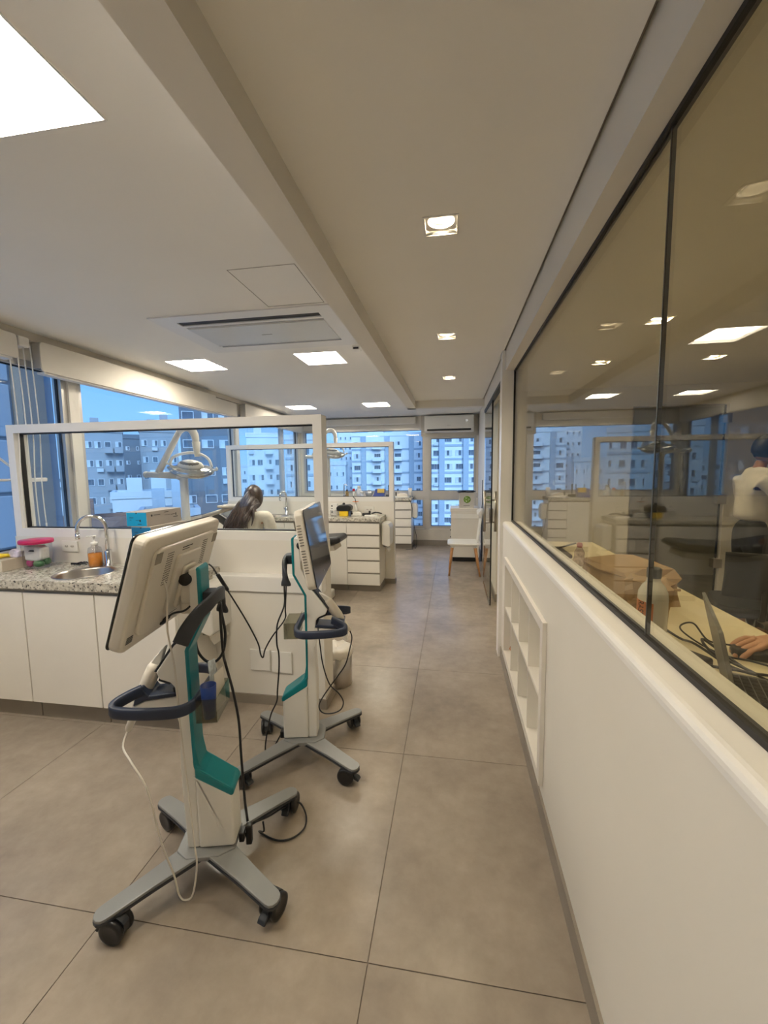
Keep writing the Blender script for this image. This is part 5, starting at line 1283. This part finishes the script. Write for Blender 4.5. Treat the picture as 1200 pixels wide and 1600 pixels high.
def building(label, px, dist, width, depth, ztop, floors, cols, m_wall, ww=1.5, wh=1.3, face=None, band=None, balcony=None, pil=0, zb=-32, fh=3.0, roofbox=0, side_cols=0, seed=1, grp=None):
    """block facing the room; px = azimuth in degrees from the corridor axis (left negative)"""
    a = R(px); cx, cy = dist * math.sin(a), dist * math.cos(a)
    rz = -a if face is None else R(face)
    t = thing('apartment_building', label, 'building', (cx, cy, zb), rz, grp or 'city buildings outside the windows')
    H = ztop - zb
    wl = MB(); wl.box(-width / 2, width / 2, 0, depth, 0, H)
    obj('wall', wl, m_wall, t)
    obj('parapet', MB().frame(-width / 2 - .15, width / 2 + .15, -.15, depth + .15, .4, H, H + .9, axis='z'), m_wall, t)
    for q in range(roofbox):
        obj('roof_house', MB().box(-width * .3 + q * width * .35, -width * .3 + q * width * .35 + width * .22, depth * .3, depth * .7, H, H + 2.6 + q), m_wall, t)
    for q in range(pil):
        x = -width / 2 + width * (q + .5) / pil
        obj('pilaster', MB().box(x - .6, x + .6, -.5, 0, 0, H), band or F_BAND, t)
    rnd = random.Random(seed); cw = width / cols
    for i in range(floors):
        z = H - 2.0 - i * fh
        if z < 1: break
        if band: obj('floor_band', MB().box(-width / 2, width / 2, -.12, 0, z - 1.55, z - 1.1), band, t)
        for j in range(cols):
            x = -width / 2 + cw * (j + .5)
            if pil and any(abs(x - (-width / 2 + width * (q + .5) / pil)) < .9 for q in range(pil)): continue
            o = bpy.data.objects.new('window', win_mesh(ww * (1.0 if rnd.random() < .8 else .7), wh, 1 if rnd.random() < .65 else 0)); C.objects.link(o)
            o.parent = t; o.location = (x + rnd.uniform(-.1, .1), 0, z)
            if balcony and j in balcony:
                bb = MB(); bb.box(x - cw * .42, x + cw * .42, -1.3, 0, z - 1.35, z - 1.2); bb.box(x - cw * .42, x + cw * .42, -1.3, -1.18, z - 1.2, z - .35); bb.box(x - cw * .42, x - cw * .42 + .1, -1.2, 0, z - 1.2, z - .35); bb.box(x + cw * .42 - .1, x + cw * .42, -1.2, 0, z - 1.2, z - .35)
                obj('balcony', bb, m_wall, t)
            elif rnd.random() < .10:
                obj('outdoor_unit', MB().box(x - .45, x + .45, -.45, -.02, z - 1.35, z - .80), F_PALE, t)
        for j in range(side_cols):
            for sd_ in (1,):
                o = bpy.data.objects.new('window', win_mesh(ww, wh, 0)); C.objects.link(o); o.parent = t
                o.location = (width / 2, depth * (j + .5) / side_cols, z); o.rotation_euler = (0, 0, R(90))
    return t
# azimuths measured from the corridor axis
building('white apartment tower filling the far right window, with blue piers', 3.3, 95, 21, 14, 34, 22, 8, F_WHITE, 1.9, 1.25, face=0, band=F_BAND, pil=4, zb=-30, seed=2)
building('pale balcony apartment block across the middle of the far window', -8.8, 108, 18.5, 14, 10.0, 14, 7, F_WHITE, 1.7, 1.25, face=4, band=F_BAND, balcony=(1, 2, 4), pil=3, zb=-30, roofbox=2, seed=3)
building('slim white tower left of the pale balcony block', -14.5, 128, 4.2, 10, 31, 20, 3, F_WHITE, .7, .9, face=6, zb=-30, seed=4)
building('low pale block at the foot of the slim tower', -16.2, 96, 5.6, 6, 2.6, 11, 4, F_PALE, .8, 1.0, face=10, zb=-30, seed=5)
building('pale apartment block seen through the left wall window by the corner', -20.2, 78, 6.2, 8, 7.0, 12, 4, F_PALE, 1.0, 1.2, band=F_BAND, zb=-30, seed=6)
building('wide whitish block behind the seated woman', -25.1, 88, 6.8, 12, 8.2, 12, 4, F_WHITE, 1.1, 1.2, balcony=(2,), zb=-30, seed=7, roofbox=1)
building('dark slate office slab close to the window', -31.9, 50, 5.4, 10, 9.5, 12, 3, F_DARK, 1.2, .9, zb=-30, seed=8)
building('grey tower with side windows left of the slate slab', -37.3, 88, 6.2, 10, 8.8, 13, 4, F_GREY, .9, 1.1, zb=-30, seed=9, roofbox=2)
building('blank grey slab between the two grey towers', -40.1, 104, 3.6, 10, 8.6, 12, 2, F_DARK, .7, .8, zb=-30, seed=10)
building('tall grey tower with stacked balconies beyond the left window', -42.9, 82, 5.4, 10, 8.0, 13, 4, F_GREY, .9, 1.1, balcony=(2, 3), zb=-30, seed=11, roofbox=1)
building('low white building with a terrace below the towers', -38.8, 62, 8.0, 6, -1.8, 8, 6, F_WHITE, .9, .9, zb=-30, seed=12, roofbox=2)
building('low brick roofed block at the foot of the grey tower', -43.6, 47, 7, 5, -3.6, 8, 6, F_RED, .8, .9, zb=-30, seed=13, roofbox=1)
building('low pale roof block before the white terrace building', -36.6, 41, 4.6, 4, -2.6, 8, 4, F_PALE, .8, .9, zb=-30, seed=16, roofbox=2)
building('distant hazy block low on the horizon', -18.6, 190, 22, 14, 3.0, 9, 6, F_PALE, 1.6, 1.3, zb=-30, seed=14)
building('distant low block behind the slate slab', -30.0, 160, 22, 14, 3.0, 9, 7, F_PALE, 1.6, 1.3, zb=-30, seed=15)
building('distant grey block behind the two grey towers', -42.0, 190, 50, 14, 1.0, 9, 9, F_PALE, 1.6, 1.3, zb=-30, seed=17)
t = thing('neighbour_building', 'blue grey neighbouring wall with a brown pilaster beyond the left window', 'building', (-9.2, 0, -32), 0, 'city buildings outside the windows')
obj('wall', MB().box(-8, 0, -8, 8.55, 0, 60), facade_mat('neighbour_grey', (.20, .22, .25)), t)
obj('pilaster', MB().box(0, .25, 7.62, 8.15, 0, 60), F_BROWN, t)
for k in range(14):
    obj('cladding_panel', MB().box(0, .06, -8, 7.55, 26.2 + k * 1.15, 27.28 + k * 1.15, bev=.02, seg=1), facade_mat('neighbour_panel', (.27, .29, .32)), t)
struct('ground_street', MB().box(-400, 400, 12, 500, -33, -32), facade_mat('street_grey', (.16, .17, .18)))
